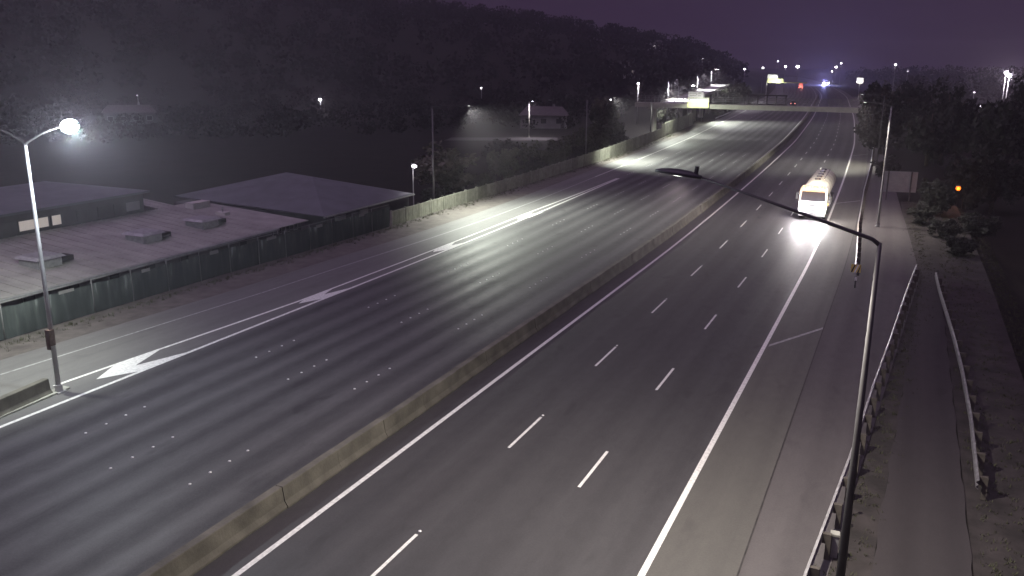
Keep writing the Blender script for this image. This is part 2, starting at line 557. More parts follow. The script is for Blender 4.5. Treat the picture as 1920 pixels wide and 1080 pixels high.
line('edge_line', road_r, -15.95, S0, 900, 0.19)
line('edge_line', road_r, -5.5, S0, 900, 0.20)
line('edge_line', road_l, -18.25, S0, 900, 0.16)
line('edge_line', road_ramp, f_edge, S0, 104, 0.13, 'paint_old')
line('edge_line', road_ramp, f_edge, 104.1, 420, 0.15)
line('gore_line', road_l, f_gr, S0, 104, 0.20, z=0.010)
line('gore_line', road_ramp, f_gl, 24.3, 104, 0.18, z=0.010)
for s in range(0, 320, 10):
    if s > 150 and s % 20:
        pass
    line('lane_dash', road_r, -12.42, 17.2 + s, 20.4 + s, 0.115, near=1.6)
    line('lane_dash', road_r, -8.93, 15.4 + s, 18.5 + s, 0.115, near=1.6)
for s in range(170, 330, 10):
    for t in (-21.2, -24.6, -28.0, -31.4):
        if s > 230:
            line('lane_dash', road_l, t, s, s + 3, 0.11, 'paint_old')
# chevrons in the gore
for tip, l_in, l_out, notch, r_out, r_in in (
        ((-32.45, 25.7), (-33.2, 27.3), (-33.1, 30.2), (-32.3, 27.8), (-31.45, 30.6), (-31.45, 27.4)),
        ((-32.15, 39.9), (-32.5, 41.0), (-32.4, 43.7), (-32.05, 42.3), (-31.45, 44.6), (-31.45, 41.6)),
        ((-32.05, 56.0), (-32.4, 57.0), (-32.4, 60.3), (-31.95, 58.8), (-31.4, 60.8), (-31.4, 57.4)),
        ((-32.0, 71.8), (-32.4, 72.9), (-32.4, 76.2), (-31.95, 74.7), (-31.4, 76.8), (-31.4, 73.2))):
    mb = MB()
    pts = [(q[0], q[1], 0.013) for q in (tip, r_in, r_out, notch, l_out, l_in)]
    mb.add(pts, [(0, 1, 3), (1, 2, 3), (0, 3, 5), (3, 4, 5)])
    mb.build('chevron', M['paint'], road_l)
# oblique bars across the shoulder
for (a, b) in (((-5.3, 44.0), (-3.05, 48.4)), ((-5.4, 95.3), (-3.1, 98.4)), ((-5.4, 147.5), (-3.1, 151.5))):
    mb = MB()
    ca, cb = cv(a[1]), cv(b[1])
    w = 0.2
    mb.add([(a[0]+ca, a[1]-w, 0.007), (a[0]+ca, a[1]+w, 0.007), (b[0]+cb, b[1]+w, 0.007), (b[0]+cb, b[1]-w, 0.007)], [(3, 2, 1, 0)][::-1])
    mb.build('shoulder_bar', M['paint_old'], road_sh)
# raised studs in groups of four
mb = MB()
mb.ell((0, 0, 0.0), (0.062, 0.062, 0.035), 8, 4, zmin=0.0)
stud_me = mb.mesh('road_stud', True)
for t, ph in ((-27.93, 21.35), (-24.58, 19.6), (-21.15, 19.9)):
    for k in range(-1, 16):
        for j in range(4):
            s = ph + 9.85 * k + j * 0.97
            if not 10 < s < 170 or (s > 144 and s < 168):
                continue
            o = link('road_stud', stud_me, M['stud'], road_l, (t + cv(s), s, 0.004))
            o.scale = (1.0, 1.0, 1.0)
for k in range(0, 6):
    for j in range(4):
        s = 108 + 10 * k + j
        if s < 143:
            link('road_stud', stud_me, M['stud'], road_l, (-31.6 + cv(s), s, 0.004))
for k in range(1, 13):
    link('road_stud', stud_me, M['stud'], road_r, (-12.42 + cv(10.6 + 10*k), 10.6 + 10 * k, 0.004))

# ------------------------------------------------------------------ concrete barriers
PROF = [(-0.32, 0.0), (-0.32, 0.07), (-0.21, 0.24), (-0.15, 0.70), (-0.13, 0.73), (0.13, 0.73), (0.15, 0.70), (0.21, 0.24), (0.32, 0.07), (0.32, 0.0)]


def barrier_mesh(p0, p1, h=1.0, cut=0.006):
    d = Vector((p1[0] - p0[0], p1[1] - p0[1], 0))
    L = d.length
    d.normalize()
    nrm = Vector((d.y, -d.x, 0))
    mb = MB()
    rings = []
    nseg = max(1, int(L / 1.0))
    for k in range(nseg + 1):
        u = cut + (L - 2 * cut) * k / nseg
        c = Vector((p0[0], p0[1], 0)) + d * u
        j = 0.006 * math.sin(k * 2.1 + p0[1])
        rings.append([c + nrm * (q[0] + j) + Vector((0, 0, q[1] * h)) for q in PROF])
    mb.loft(rings)
    return mb


med = empty('median_barrier', (-17.55, 20, 0), 0, 'long stained concrete median barrier between the two carriageways', 'barrier')
s = -4.0
while s < 430:
    L = 3.0 if s < 130 else 15.0
    off = Vector((random.uniform(-.025, .025), 0))
    p0 = (-17.36 + cv(s) + off.x - med.location.x, s - med.location.y)
    p1 = (-17.36 + cv(s + L) + off.x - med.location.x, s + L - med.location.y)
    barrier_mesh(p0, p1, 1 + random.uniform(-.012, .012)).build('barrier_section', M['concrete'], med)
    s += L
gb = empty('concrete_barrier', (-32.3, 21, 0), 0, 'short concrete barrier ending at the lit twin arm lamp post', 'barrier')
for a, b in (((-31.35, 9.0), (-31.75, 13.0)), ((-31.75, 13.0), (-32.15, 17.2)), ((-32.15, 17.2), (-32.6, 21.0)), ((-32.6, 21.0), (-32.95, 23.6))):
    barrier_mesh((a[0] + 32.3, a[1] - 21), (b[0] + 32.3, b[1] - 21), 0.95).build('barrier_section', M['concrete'], gb)
mb = MB()
for a, b in (((-31.0, 8.0), (-32.55, 24.4)),):
    mb.add([(a[0], a[1], 0), (a[0], a[1], 0.07), (a[0]-1.1, a[1], 0.07), (a[0]-1.1, a[1], 0), (b[0], b[1], 0), (b[0], b[1], 0.07), (b[0]-0.5, b[1], 0.07), (b[0]-0.5, b[1], 0)],
           [(0, 4, 5, 1), (1, 5, 6, 2), (2, 6, 7, 3), (4, 7, 6, 5), (0, 1, 2, 3)])
tag(mb.build('kerb', M['kerb']), 'low kerb under the short barrier', kind='structure')


# ------------------------------------------------------------------ street lamps
def cobra(mbh, base, d, L=0.95):
    """leaf shaped luminaire from base along the horizontal direction d"""
    d = Vector(d)
    dn = d.normalized()
    side = Vector((-dn.y, dn.x, 0)).normalized()
    up = dn.cross(side) * -1
    if up.z < 0:
        up = -up
    prof = [(0.0, .04, .05), (.08, .07, .07), (.22, .15, .11), (.45, .19, .13), (.70, .17, .11), (.88, .10, .07), (1.0, .02, .025)]
    rings = []
    for u, w, h in prof:
        c = Vector(base) + dn * (u * L)
        rings.append([c + side * (w * math.cos(a)) + up * ((h if math.sin(a) > 0 else 0.045) * math.sin(a)) for a in [2*math.pi*k/12 for k in range(12)]])
    mbh.loft(rings)
    return Vector(base) + dn * (0.5 * L) - up * 0.031, dn, side, up


def lens_mesh(c, dn, side, L, w, th):
    mb = MB()
    mb.ell((0, 0, 0), (L, w, th), 12, 6)
    rot = Matrix((dn, side, dn.cross(side))).transposed()
    mb.v = [tuple(rot @ Vector(q) + Vector(c)) for q in mb.v]
    return mb


def street_lamp(x, y, h, arms, label, group=None, zg=None, pole='pole', arm_mat='darkpole', one_lit=False, bend=.12, drop=0.0, lens='led_mid', r0=0.11, r1=0.06, lit=None, headL=0.95, cap=False, head_mat='head', lens_size=(0.22, 0.12), name='street_lamp'):
    zg = ground_z(x, y) if zg is None else zg
    t = empty(name, (x, y, zg), 0, label, 'street lamp', group)
    mb = MB()
    mb.tube([(0, 0, 0), (0, 0, h * .5), (0, 0, h)], [r0, (r0 + r1) / 2, r1], 10)
    mb.build('pole', M[pole], t, True)
    mb = MB()
    mb.box((0, 0, 0.03), (r0 * 4.2, r0 * 4.2, 0.06))
    mb.tube([(0, 0, 0.06), (0, 0, 0.35)], [r0 * 1.5, r0 * 1.4], 10)
    mb.build('base_plate', M[pole], t)
    for (dx, dy, dz) in arms:
        mb = MB()
        L = math.hypot(dx, dy)
        mb.tube([(0, 0, h - .05), (dx * .04, dy * .04, h + dz * .06), (dx * .5, dy * .5, h + dz * (.5 + bend)), (dx, dy, h + dz)], [r1, r1 * .9, r1 * .72, r1 * .55], 8)
        mb.build('arm', M[arm_mat], t, True)
        mb = MB()
        dn = Vector((dx / L, dy / L, dz / L * .35))
        c, dn, side, up = cobra(mb, (dx, dy, h + dz), dn, headL)
        hd = mb.build('lamp_head', M[head_mat], t, True)
        lens_mesh(c, dn, side, lens_size[0], lens_size[1], .02 + drop).build('lens', M[lens], hd, True)
        if cap:
            mb = MB()
            k = Vector((dx, dy, h + dz)) + dn * .16
            mb.tube([k + up * .06, k + up * .26], [.055, .055], 8)
            mb.build('photocell', M['head'], hd)
        if lit:
            lit(t, c, dn)
            if one_lit:
                lit = None
    return t


def down(power, color, size=150, blend=0.6, tilt=(0, 0), z=-0.12, radius=0.12):
    def f(t, c, dn):
        light(t, 'SPOT', (c.x, c.y, c.z + z), power, color, spot_size=rad(size), spot_blend=blend, shadow_soft_size=radius, rot=(rad(tilt[0]), rad(tilt[1]), 0))
    return f


def glow(power, color, radius=0.18, z=-0.25):
    def f(t, c, dn):
        # drop glass bowl; extra spot added near the view direction to swell its halo
        light(t, 'SPOT', (c.x + .1, c.y, c.z - .3), 13500, color, spot_size=rad(84), spot_blend=1.0, shadow_soft_size=radius, rot=(rad(93), 0, rad(-112)))
        light(t, 'POINT', (c.x, c.y, c.z + z), power, color, shadow_soft_size=radius)
    return f


COOL, LEDG, WARM = (0.84, 0.95, 1.0), (0.93, 1.0, 0.86), (1.0, 0.92, 0.80)
lamp_l = street_lamp(-32.6, 23.9, 10.8, [(1.75, 0.3, .72), (-1.75, -0.3, .72)], 'tall twin arm street lamp with a glaring blue white light beside the short barrier', zg=0.0, lens='led_main', one_lit=True, lit=glow(3500, COOL, 0.2, -.42), lens_size=(0.40, 0.26), drop=.26)
light(lamp_l, 'SPOT', (-2.3, -.4, 11.25), 9500, LEDG, spot_size=rad(116), spot_blend=.8, shadow_soft_size=.15, rot=(0, rad(28), 0))
mb = MB()
mb.box((0.03, -.1, 2.55), (.26, .26, .7))
mb.box((-.13, -.02, 2.2), (.18, .24, .45))
mb.build('junction_box', M['rust'], lamp_l)
street_lamp(-0.3, 21.5, 10.1, [(-4.25, 0.0, 1.27)], 'dark lamp post beside the near guardrail with a long arm over the road', zg=0.0, pole='darkpole', lens='led_off', r0=0.125, r1=0.055, headL=1.2, cap=True, bend=.02, lit=down(10500, WARM, 160, 0.7))
street_lamp(-1.5, 83.0, 10.6, [(-1.7, 0.0, .3)], 'slim lamp post on the verge in front of the grey sign back', zg=0.0, lens='led_off', pole='greypole', lit=down(7000, WARM, 140, 0.7, (0, 10)))
street_lamp(-41.9, 73.6, 10.4, [(3.4, 0.2, .3)], 'slim grey lamp post behind the noise wall next to the tan tree', lens='led_off', pole='greypole', lit=down(30000, LEDG, 138, 0.9, (0, -34)), zg=-0.6)
street_lamp(-43.2, 121.6, 9.8, [(3.6, 0.2, .3)], 'slim grey lamp post behind the noise wall among dark shrubs', lens='led_off', pole='greypole', lit=down(36000, LEDG, 134, 0.9, (18, -37)), zg=-0.9)
street_lamp(-47.5, 194.0, 9.7, [(2.8, 0.0, .2)], 'lit lamp post standing just behind the footbridge beside its ramp', zg=-0.6, lens='led_mid', lens_size=(.4, .3), drop=.1, lit=down(9000, LEDG, 150, 0.5, (0, -16)))
street_lamp(-46.8, 216.0, 9.8, [(2.6, 0.0, .2)], 'lamp post beyond the footbridge near the bright roadside rail', zg=-0.6, lens='led_off', pole='greypole', lit=down(33000, LEDG, 130, 0.9, (-6, -40)))
street_lamp(-46.3, 168.0, 9.9, [(2.6, 0.0, .2)], 'thin dark lamp post just before the left end of the footbridge', zg=-0.8, lens='led_off', pole='darkpole', lit=down(20000, LEDG, 150, 0.6, (0, -22)))
street_lamp(-3.4, 131.0, 9.9, [(-2.4, 0.0, .2)], 'added dark lamp post by the shoulder guardrail against the black trees', zg=0.0, lens='led_off', pole='darkpole', lit=down(9000, (1, .98, .80), 120, 0.7, (0, 26)))  # unseen lamp post added to light the far road and bridge deck

# ------------------------------------------------------------------ guardrails
WB = [(0, .52), (.075, .575), (.075, .635), (.01, .69), (.075, .745), (.075, .805), (0, .86), (-.012, .86), (.062, .80), (.062, .75), (-.004, .69), (.062, .63), (.062, .58), (-.012, .52)]


def guardrail(pts, side, label, post_dx=0.18, step=2.0, post_mat='timber_post', name='guardrail', mt='steel', post_h=0.82, block=True):
    """pts: list of (X, Y); side +1: the face looks to -X, posts stand on the +X side"""
    base = Vector((pts[0][0], pts[0][1], 0))
    t = empty(name, base, 0, label, 'guardrail')
    P_ = [Vector((q[0], q[1], 0)) for q in pts]
    rings = []
    for i, q in enumerate(P_):
        d = (P_[min(i+1, len(P_)-1)] - P_[max(i-1, 0)]).normalized()
        nrm = Vector((-d.y, d.x, 0)) * side
        rings.append([q - base + nrm * w[0] + Vector((0, 0, w[1] - 0.02)) for w in WB])
    mb = MB()
    mb.loft(rings)
    mb.build('rail', M[mt], t)
    # resample for posts
    acc, nxt = 0.0, 0.4
    pm = MB()
    pm.box((0, 0, post_h / 2), (0.15, 0.15, post_h))
    pme = pm.mesh('post')
    bm_ = MB()
    bm_.box((0, 0, 0), (0.12, 0.14, 0.3))
    bme = bm_.mesh('block')
    for a, b in zip(P_, P_[1:]):
        L = (b - a).length
        d = (b - a).normalized()
        nrm = Vector((-d.y, d.x, 0)) * side
        while nxt <= acc + L:
            q = a + d * (nxt - acc) - base
            q2 = q - nrm * post_dx
            o = link('post', pme, M[post_mat], t, (q2.x, q2.y, 0))
            o.rotation_euler = (0, 0, math.atan2(d.y, d.x) + random.uniform(-.05, .05))
            if block:
                q3 = q - nrm * (post_dx * .42)
                bo = link('block', bme, M[post_mat], t, (q3.x, q3.y, .66))
            nxt += step
        acc += L
    return t


def along(tab, s0, s1, step=2.0, curve=True):
    out = []
    s = s0
    while s <= s1 + 1e-6:
        out.append((interp(s, tab) + (cv(s) if curve else 0), s))
        s += step
    return out


guardrail(along([(10, -1.75), (22, -1.15), (31, -.48), (38, -.1), (45, .38), (56, 1.05), (64, 1.62)], 10, 64, curve=False), 1, 'near guardrail running from the bottom edge beside the dark lamp post', 0.2, 2.0, mt='worn_steel')
gr_far = guardrail(along([(62, -2.2), (80, -2.75), (102, -2.85), (130, -2.5), (150, -2.4), (200, -1.9)], 62, 190), 1, 'guardrail along the shoulder starting at the striped hazard marker', 0.2, 2.0)
guardrail(along([(30, 3.45), (36, 3.55), (42, 3.5), (48, 3.32), (57, 2.92), (62, 2.78)], 30, 62, curve=False), 1, 'guardrail on the far side of the service path with posts behind', 0.22, 2.0, mt='dull_steel')
guardrail([(-38.4 + cv(s), s) for s in range(222, 300, 6)], -1, 'bright far guardrail on the left shoulder beyond the footbridge', 0.2, 4.0)

hz = empty('hazard_marker', (-2.15, 61.3, 0), 0, 'striped yellow and black hazard board at the start of the guardrail', 'road sign')
mb = MB(); mb.box((0, 0.03, .35), (.07, .05, .7)); mb.build('post', M['pole'], hz)
mb = MB(); mb.box((0, 0, .72), (.62, .03, .55)); bd = mb.build('board', M['yellow'], hz)
for k in range(3):
    mb = MB()
    x0 = -.31 + .2 * k
    mb.add([(x0, -.0185, .445), (x0 + .1, -.0185, .445), (min(x0 + .3, .31), -.0185, .995), (min(x0 + .2, .31), -.0185, .995)], [(0, 1, 2, 3)])
    mb.build('stripe', M['black'] if k != 1 else M['sign_white'], bd)
dl = empty('delineator', (-2.0, 58.7, 0), 0, 'small white topped delineator peg just before the striped hazard board', 'marker post')
mb = MB(); mb.tube([(0, 0, 0), (0, 0, .5)], .05, 8); mb.build('peg', M['head'], dl)
mb = MB(); mb.box((0, 0, .58), (.13, .08, .18)); mb.build('reflector', M['sign_white'], dl)
tb = empty('roadside_cabinet', (-0.62, 24.6, 0), .1, 'small pale utility box behind the near guardrail beside the dark lamp post', 'utility box')
mb = MB(); mb.box((0, 0, .35), (.22, .22, .7)); mb.build('cabinet', M['vent'], tb)
mb = MB(); mb.box((0, 0, .735), (.26, .26, .07)); mb.build('lid', M['kerb'], tb)
tb = empty('delineator', (-0.42, 27.2, 0), .1, 'tiny white capped peg behind the near guardrail above the utility box', 'marker post')
mb = MB(); mb.tube([(0, 0, 0), (0, 0, .8)], .035, 8); mb.build('peg', M['head'], tb)
mb = MB(); mb.box((0, 0, .86), (.09, .09, .12)); mb.build('reflector', M['sign_white'], tb)

sb = empty('road_sign', (-0.2, 100.5, 0), .18, 'grey back of a wide road sign on two posts behind a shrub', 'road sign')
mb = MB(); mb.box((0, 0, 2.0), (3.5, .06, 2.2)); bd = mb.build('board', M['sign_back'], sb)
for x in (-1.15, 1.15):
    mb = MB(); mb.box((x, -.09, 1.55), (.12, .1, 3.1)); mb.build('post', M['darkpole'], sb)
for z in (1.3, 2.0, 2.7):
    mb = MB(); mb.box((0, -.045, z), (3.3, .03, .08)); mb.build('rail', M['sign_back'], bd)

# ------------------------------------------------------------------ green fence, noise wall
fence = empty('screen_fence', (-41.4, 20, 0), 0, 'dark green fabric covered fence in front of the low grey roof', 'fence')
fx = lambda s: interp(s, [(0, -41.5), (30, -41.45), (44, -41.3), (51, -40.9), (63.5, -40.6)]) + 41.4
s = 14.0
k = 0
while s < 63:
    L = 2.75
    e_ = min(s + L, 63.4)
    mb = MB()
    nu, nv = 9, 6
    for j in range(nv + 1):
        for i in range(nu + 1):
            u, v = i / nu, j / nv
            y = s + 0.04 + (e_ - s - .08) * u
            sag = 0.06 * math.sin(math.pi * u) * v + 0.02 * math.sin(u * 17 + k * 3)
            z = (1.72 - sag * (1 if v > .9 else .3)) * v + 0.03
            bul = .05 * math.sin(math.pi * v) * math.sin(math.pi * u * 2 + k) + .015 * math.sin(u * 31 + v * 5 + k)
            mb.v.append((fx(y) + .035 + bul, y - 20, z))
    for j in range(nv):
        for i in range(nu):
            a = j * (nu + 1) + i
            mb.f.append((a, a + 1, a + nu + 2, a + nu + 1))
    nb_ = len(mb.v)
    mb.v += [(q[0] - .02, q[1], q[2]) for q in mb.v]
    mb.f += [tuple(nb_ + i for i in reversed(q)) for q in mb.f]
    mb.build('fabric_panel', M['scrim'], fence, True)
    mb = MB()
    mb.tube([(fx(s), s - 20, -.05), (fx(s), s - 20, 2.02)], .035, 8)
    mb.build('post', M['greypole'], fence, True)
    mb = MB()
    mb.tube([(fx(s), s - 20, 1.97), (fx(e_), e_ - 20, 1.97)], .022, 6)
    mb.build('top_rail', M['greypole'], fence, True)
    if k % 2 == 0:
        mb = MB()
        yy = s + random.uniform(.5, 1.5)
        mb.box((fx(yy) + .09, yy - 20, 1.72), (.015, random.uniform(.5, 1.1), random.uniform(.16, .3)))
        mb.build('pale_patch', M['wall'], fence)
    s += L
    k += 1

nw = empty('noise_wall', (-41, 65, 0), 0, 'pale panelled noise wall along the far side of the slip lane', 'wall')
nwx = [(64, -40.75), (75, -40.9), (90, -40.7), (110, -40.9), (127, -41.1), (157, -42.6), (175, -44.0), (206, -46.4)]
nwh = [(64, 1.25), (80, 1.25), (105, 1.45), (125, 1.7), (150, 1.9), (164, 1.9), (165, 2.7), (206, 2.9)]
s = 64.0
while s < 205:
    L = 2.4
    x0, x1 = interp(s, nwx), interp(s + L, nwx)
    h = interp(s + 1, nwh)
    mb = MB()
    ang = math.atan2(-(x1 - x0), L)
    npal = 6
    for q in range(npal):
        w = L / npal
        cy = s + w * (q + .5)
        mb.box((x0 + (x1 - x0) * (q + .5) / npal + 41 + (.008 if q % 2 else 0), cy - 65, h / 2 - .1), (.09, w - .012, h + .2 + random.uniform(-.02, .02)), ang)
    mb.build('panel', M['noise_wall'], nw)
    mb = MB()
    mb.box((x0 + 41 - .02, s - 65, h / 2 - .08), (.2, .12, h + .34))
    mb.build('post', M['noise_wall'], nw)
    s += L

# ------------------------------------------------------------------ low buildings behind the fence
def quad_prism(mb, top, thick):
    n_ = len(top)
    vs = [tuple(q) for q in top] + [(q[0], q[1], q[2] - thick) for q in top]
    fs = [tuple(range(n_)), tuple(range(2 * n_ - 1, n_ - 1, -1))] + [(i, i + n_, (i + 1) % n_ + n_, (i + 1) % n_) for i in range(n_)]
    mb.add(vs, fs)


b1 = empty('low_building', (-48, 35, -2.05), 0, 'long low building with pale faded roof and box vents behind the green fence', 'building')
def z1(x):  # roof height over the building's ground
    return 1.68 + 2.05 + (-43.3 - x) * 0.098
mb = MB(); mb.box((-48.6 + 48, 0, 1.75), (9.4, 33.6, 3.5)); mb.build('wall', M['wall_dark'], b1)
y = 17.6
while y < 51.5:
    w = min(1.7, 51.6 - y)
    jz = random.uniform(0, .012)
    mb = MB()
    x0, x1 = -43.2, -57.5 if y > 48.6 else -53.4
    quad_prism(mb, [(x0 + 48, y - 35 + .006, z1(x0) + jz), (x0 + 48, y - 35 + w - .006, z1(x0) + jz), (x1 + 48, y - 35 + w - .006, z1(x1) + jz), (x1 + 48, y - 35 + .006, z1(x1) + jz)], .06)
    for q in range(2):
        yy = y - 35 + w * (q + .5) / 2
        quad_prism(mb, [(x0 + 48, yy - .03, z1(x0) + jz + .035), (x0 + 48, yy + .03, z1(x0) + jz + .035), (x1 + 48, yy + .03, z1(x1) + jz + .035), (x1 + 48, yy - .03, z1(x1) + jz + .035)], .03)
    mb.build('roof_sheet', M['roof'], b1)
    y += w
mb = MB(); mb.box((-43.1 + 48, -.3, z1(-43.1) - .08), (.14, 34.0, .14)); mb.build('gutter', M['vent'], b1)
for (vx, vy) in ((-47.0, 34.4), (-47.2, 42.5), (-47.4, 48.2), (-47.2, 26.5)):
    zz = z1(vx)
    mb = MB(); mb.box((vx + 48, vy - 35, zz + .2), (1.7, 1.6, .55)); v_ = mb.build('roof_vent', M['vent'], b1)
    mb = MB(); mb.box((vx + 48, vy - 35, zz + .56), (2.1, 2.0, .16), taper=.8); mb.build('cowl', M['vent'], v_)
    mb = MB(); mb.box((vx + 48 + .3, vy - 35 + 1.25, zz + .22), (.95, .9, .32)); mb.build('duct', M['vent_dark'], v_)
for k in range(11):
    yy = 19.5 + 2.9 * k
    mb = MB(); mb.box((-43.9 + 48 + .03, yy - 35, 3.05), (.06, .85, .62)); f_ = mb.build('window', M['wall_dark'], b1)
    mb = MB(); mb.box((-43.9 + 48 + .065, yy - 35, 3.05), (.02, .7, .48)); mb.build('pane', M['glass_dark'], f_)

b1b = empty('roof_annex', (-49, 54, -2.05), 0, 'lower grey annex roof between the pale roof and the dark hipped roof', 'building')
mb = MB(); mb.box((-.4, 0, 1.7), (9.8, 4.2, 3.4)); mb.build('wall', M['wall_dark'], b1b)
for k in range(3):
    y0 = -2.25 + 1.5 * k
    mb = MB()
    quad_prism(mb, [(5.2, y0 + .006, 3.55), (5.2, y0 + 1.494, 3.55), (-6.6, y0 + 1.494, 4.3), (-6.6, y0 + .006, 4.3)], .07)
    mb.build('roof_sheet', M['roof'], b1b)
mb = MB(); mb.box((-1.2, -.6, 4.02), (1.0, .6, .35)); v_ = mb.build('roof_vent', M['white_wall'], b1b)
mb = MB(); mb.tube([(-1.2, -.6, 4.1), (-1.2, -.6, 4.6)], .07, 8); mb.build('pipe', M['vent'], v_)
mb = MB(); mb.box((-4.6, .2, 4.42), (.9, 1.9, .5)); mb.build('roof_box', M['white_wall'], b1b)
for k in range(4):
    mb = MB(); mb.box((4.52, -1.6 + 1.0 * k, 3.1), (.05, .5, .5)); f_ = mb.build('window', M['white_wall'], b1b)
    mb = MB(); mb.box((4.55, -1.6 + 1.0 * k, 3.1), (.02, .4, .4)); mb.build('pane', M['glass_dark'], f_)

b2 = empty('hipped_building', (-51, 63.5, -2.05), 0, 'building with a dark hipped roof between the pale roof and the tan tree', 'building')
mb = MB(); mb.box((0, 0.2, 1.9), (16.6, 13.0, 3.8)); mb.build('wall', M['wall_dark'], b2)
cor = [(8.8, -7.3, 4.0), (8.8, 6.7, 4.0), (-9.6, 8.6, 4.1), (-9.6, -5.0, 4.1)]
rid = [(1.6, 0.9, 5.75), (-2.8, 2.6, 5.8)]
for nm, q in (('roof_slope', [cor[0], cor[1], rid[0]]), ('roof_slope', [cor[1], cor[2], rid[1], rid[0]]), ('roof_slope', [cor[2], cor[3], rid[1]]), ('roof_slope', [cor[3], cor[0], rid[0], rid[1]])):
    mb = MB(); quad_prism(mb, q, .08); mb.build(nm, M['roof_dark'], b2)
mb = MB(); mb.box((8.86, -.3, 3.9), (.12, 14.2, .12)); mb.build('gutter', M['vent'], b2)
mb = MB(); mb.box((8.45, -4.6, 3.45), (.2, 1.3, .45)); mb.build('balcony_panel', M['white_wall'], b2)
mb = MB(); mb.box((8.45, -1.2, 3.2), (.2, 1.2, .9)); mb.build('window', M['wall'], b2)

b3 = empty('upper_building', (-59, 38, -2.05), 0, 'dim upper storey block with a row of windows behind the pale roof', 'building')
mb = MB(); mb.box((0, 0, 3.1), (11, 21, 6.2)); mb.build('wall', M['wall_dark'], b3)
mb = MB(); mb.box((0.1, 0, 6.28), (11.8, 21.6, .16)); mb.build('roof', M['roof_dark'], b3)
for k, (yy, w, mt) in enumerate(((-8.5, 1.6, 'wall_dark'), (-6.0, 1.6, 'wall_dark'), (-3.6, 1.5, 'wall_dark'), (-1.2, 1.5, 'wall_dark'), (1.0, 2.3, 'window_warm'), (2.75, .8, 'window_warm'), (4.9, 1.0, 'wall_dark'), (6.6, .8, 'wall_dark'), (7.9, .5, 'wall_dark'), (9.4, 1.4, 'wall'))):
    mb = MB(); mb.box((5.53, yy, 5.3), (.06, w, .8)); f_ = mb.build('window', M['wall_dark'], b3)
    mb = MB(); mb.box((5.565, yy, 5.3), (.02, w - .12, .66)); mb.build('pane', M[mt], f_)

# ------------------------------------------------------------------ trees and shrubs
def crown_mesh(seed, n_cl=46, per=70, leaf=0.085, flat=0.8):
    r_ = np.random.default_rng(seed)
    vs, fs = [], []
    for c in range(n_cl):
        d = r_.normal(size=3)
        d /= np.linalg.norm(d)
        rr = r_.uniform(.35, .86)
        ctr = d * rr * np.array([1, 1, flat])
        ctr[2] += 0.1 * r_.normal()
        cr_ = r_.uniform(.16, .32)
        q = r_.normal(size=(per, 3))
        q /= np.linalg.norm(q, axis=1)[:, None]
        pos = ctr + q * cr_ * r_.uniform(.5, 1.0, size=(per, 1))
        for k in range(per):
            a = r_.normal(size=3); a /= np.linalg.norm(a)
            b = np.cross(a, q[k] + r_.normal(size=3) * .4); b /= (np.linalg.norm(b) + 1e-6)
            sz = leaf * r_.uniform(.5, 1.2)
            o = len(vs)
            vs += [tuple(pos[k] - a * sz), tuple(pos[k] + b * sz * .55), tuple(pos[k] + a * sz), tuple(pos[k] - b * sz * .55)]
            fs.append((o, o + 1, o + 2, o + 3))
    me = bpy.data.meshes.new('crown')
    me.from_pydata(vs, [], fs)
    return me


def trunk_mesh(seed):
    r_ = random.Random(seed)
    mb = MB()
    mb.tube([(0, 0, 0), (r_.uniform(-.03, .03), r_.uniform(-.03, .03), .3), (r_.uniform(-.05, .05), 0, .62), (0, 0, .85)], [.036, .028, .018, .008], 8)
    for k in range(7):
        a = r_.uniform(0, 6.28)
        z = r_.uniform(.3, .6)
        L = r_.uniform(.16, .3)
        mb.tube([(0, 0, z), (math.cos(a) * L * .5, math.sin(a) * L * .5, z + .1), (math.cos(a) * L, math.sin(a) * L, z + .24)], [.014, .01, .004], 6)
    return mb.mesh('trunk', True)


crowns = {}
for mk in ('leaf', 'leaf_pale', 'leaf_dark'):
    crowns[mk] = []
    for sd in range(4):
        me = crown_mesh(sd + 1)
        me.materials.append(M[mk])
        crowns[mk].append(me)
trunks = []
for sd in range(3):
    me = trunk_mesh(sd)
    me.materials.append(M['bark'])
    trunks.append(me)
_tn = [0]


def tree(x, y, h, r, label, mk='leaf', low=0.25, group=None, zg=None, name='tree', cat='tree'):
    zg = ground_z(x, y) - .05 if zg is None else zg
    i = _tn[0]
    _tn[0] += 1
    t = empty(name, (x, y, zg), random.uniform(0, 6.28), label, cat, group)
    tk = link('trunk', trunks[i % 3], None, t)
    tk.scale = (h, h, h * 1.0)
    cr_ = link('crown', crowns[mk][i % 4], None, t)
    ch = h * (1 - low) / 2
    cr_.location = (0, 0, h * low + ch)
    cr_.scale = (r, r, ch * 1.12)
    return t


def shrub(x, y, h, r, label, mk='leaf', group=None):
    return tree(x, y, h, r, label, mk, 0.02, group, name='shrub', cat='shrub')


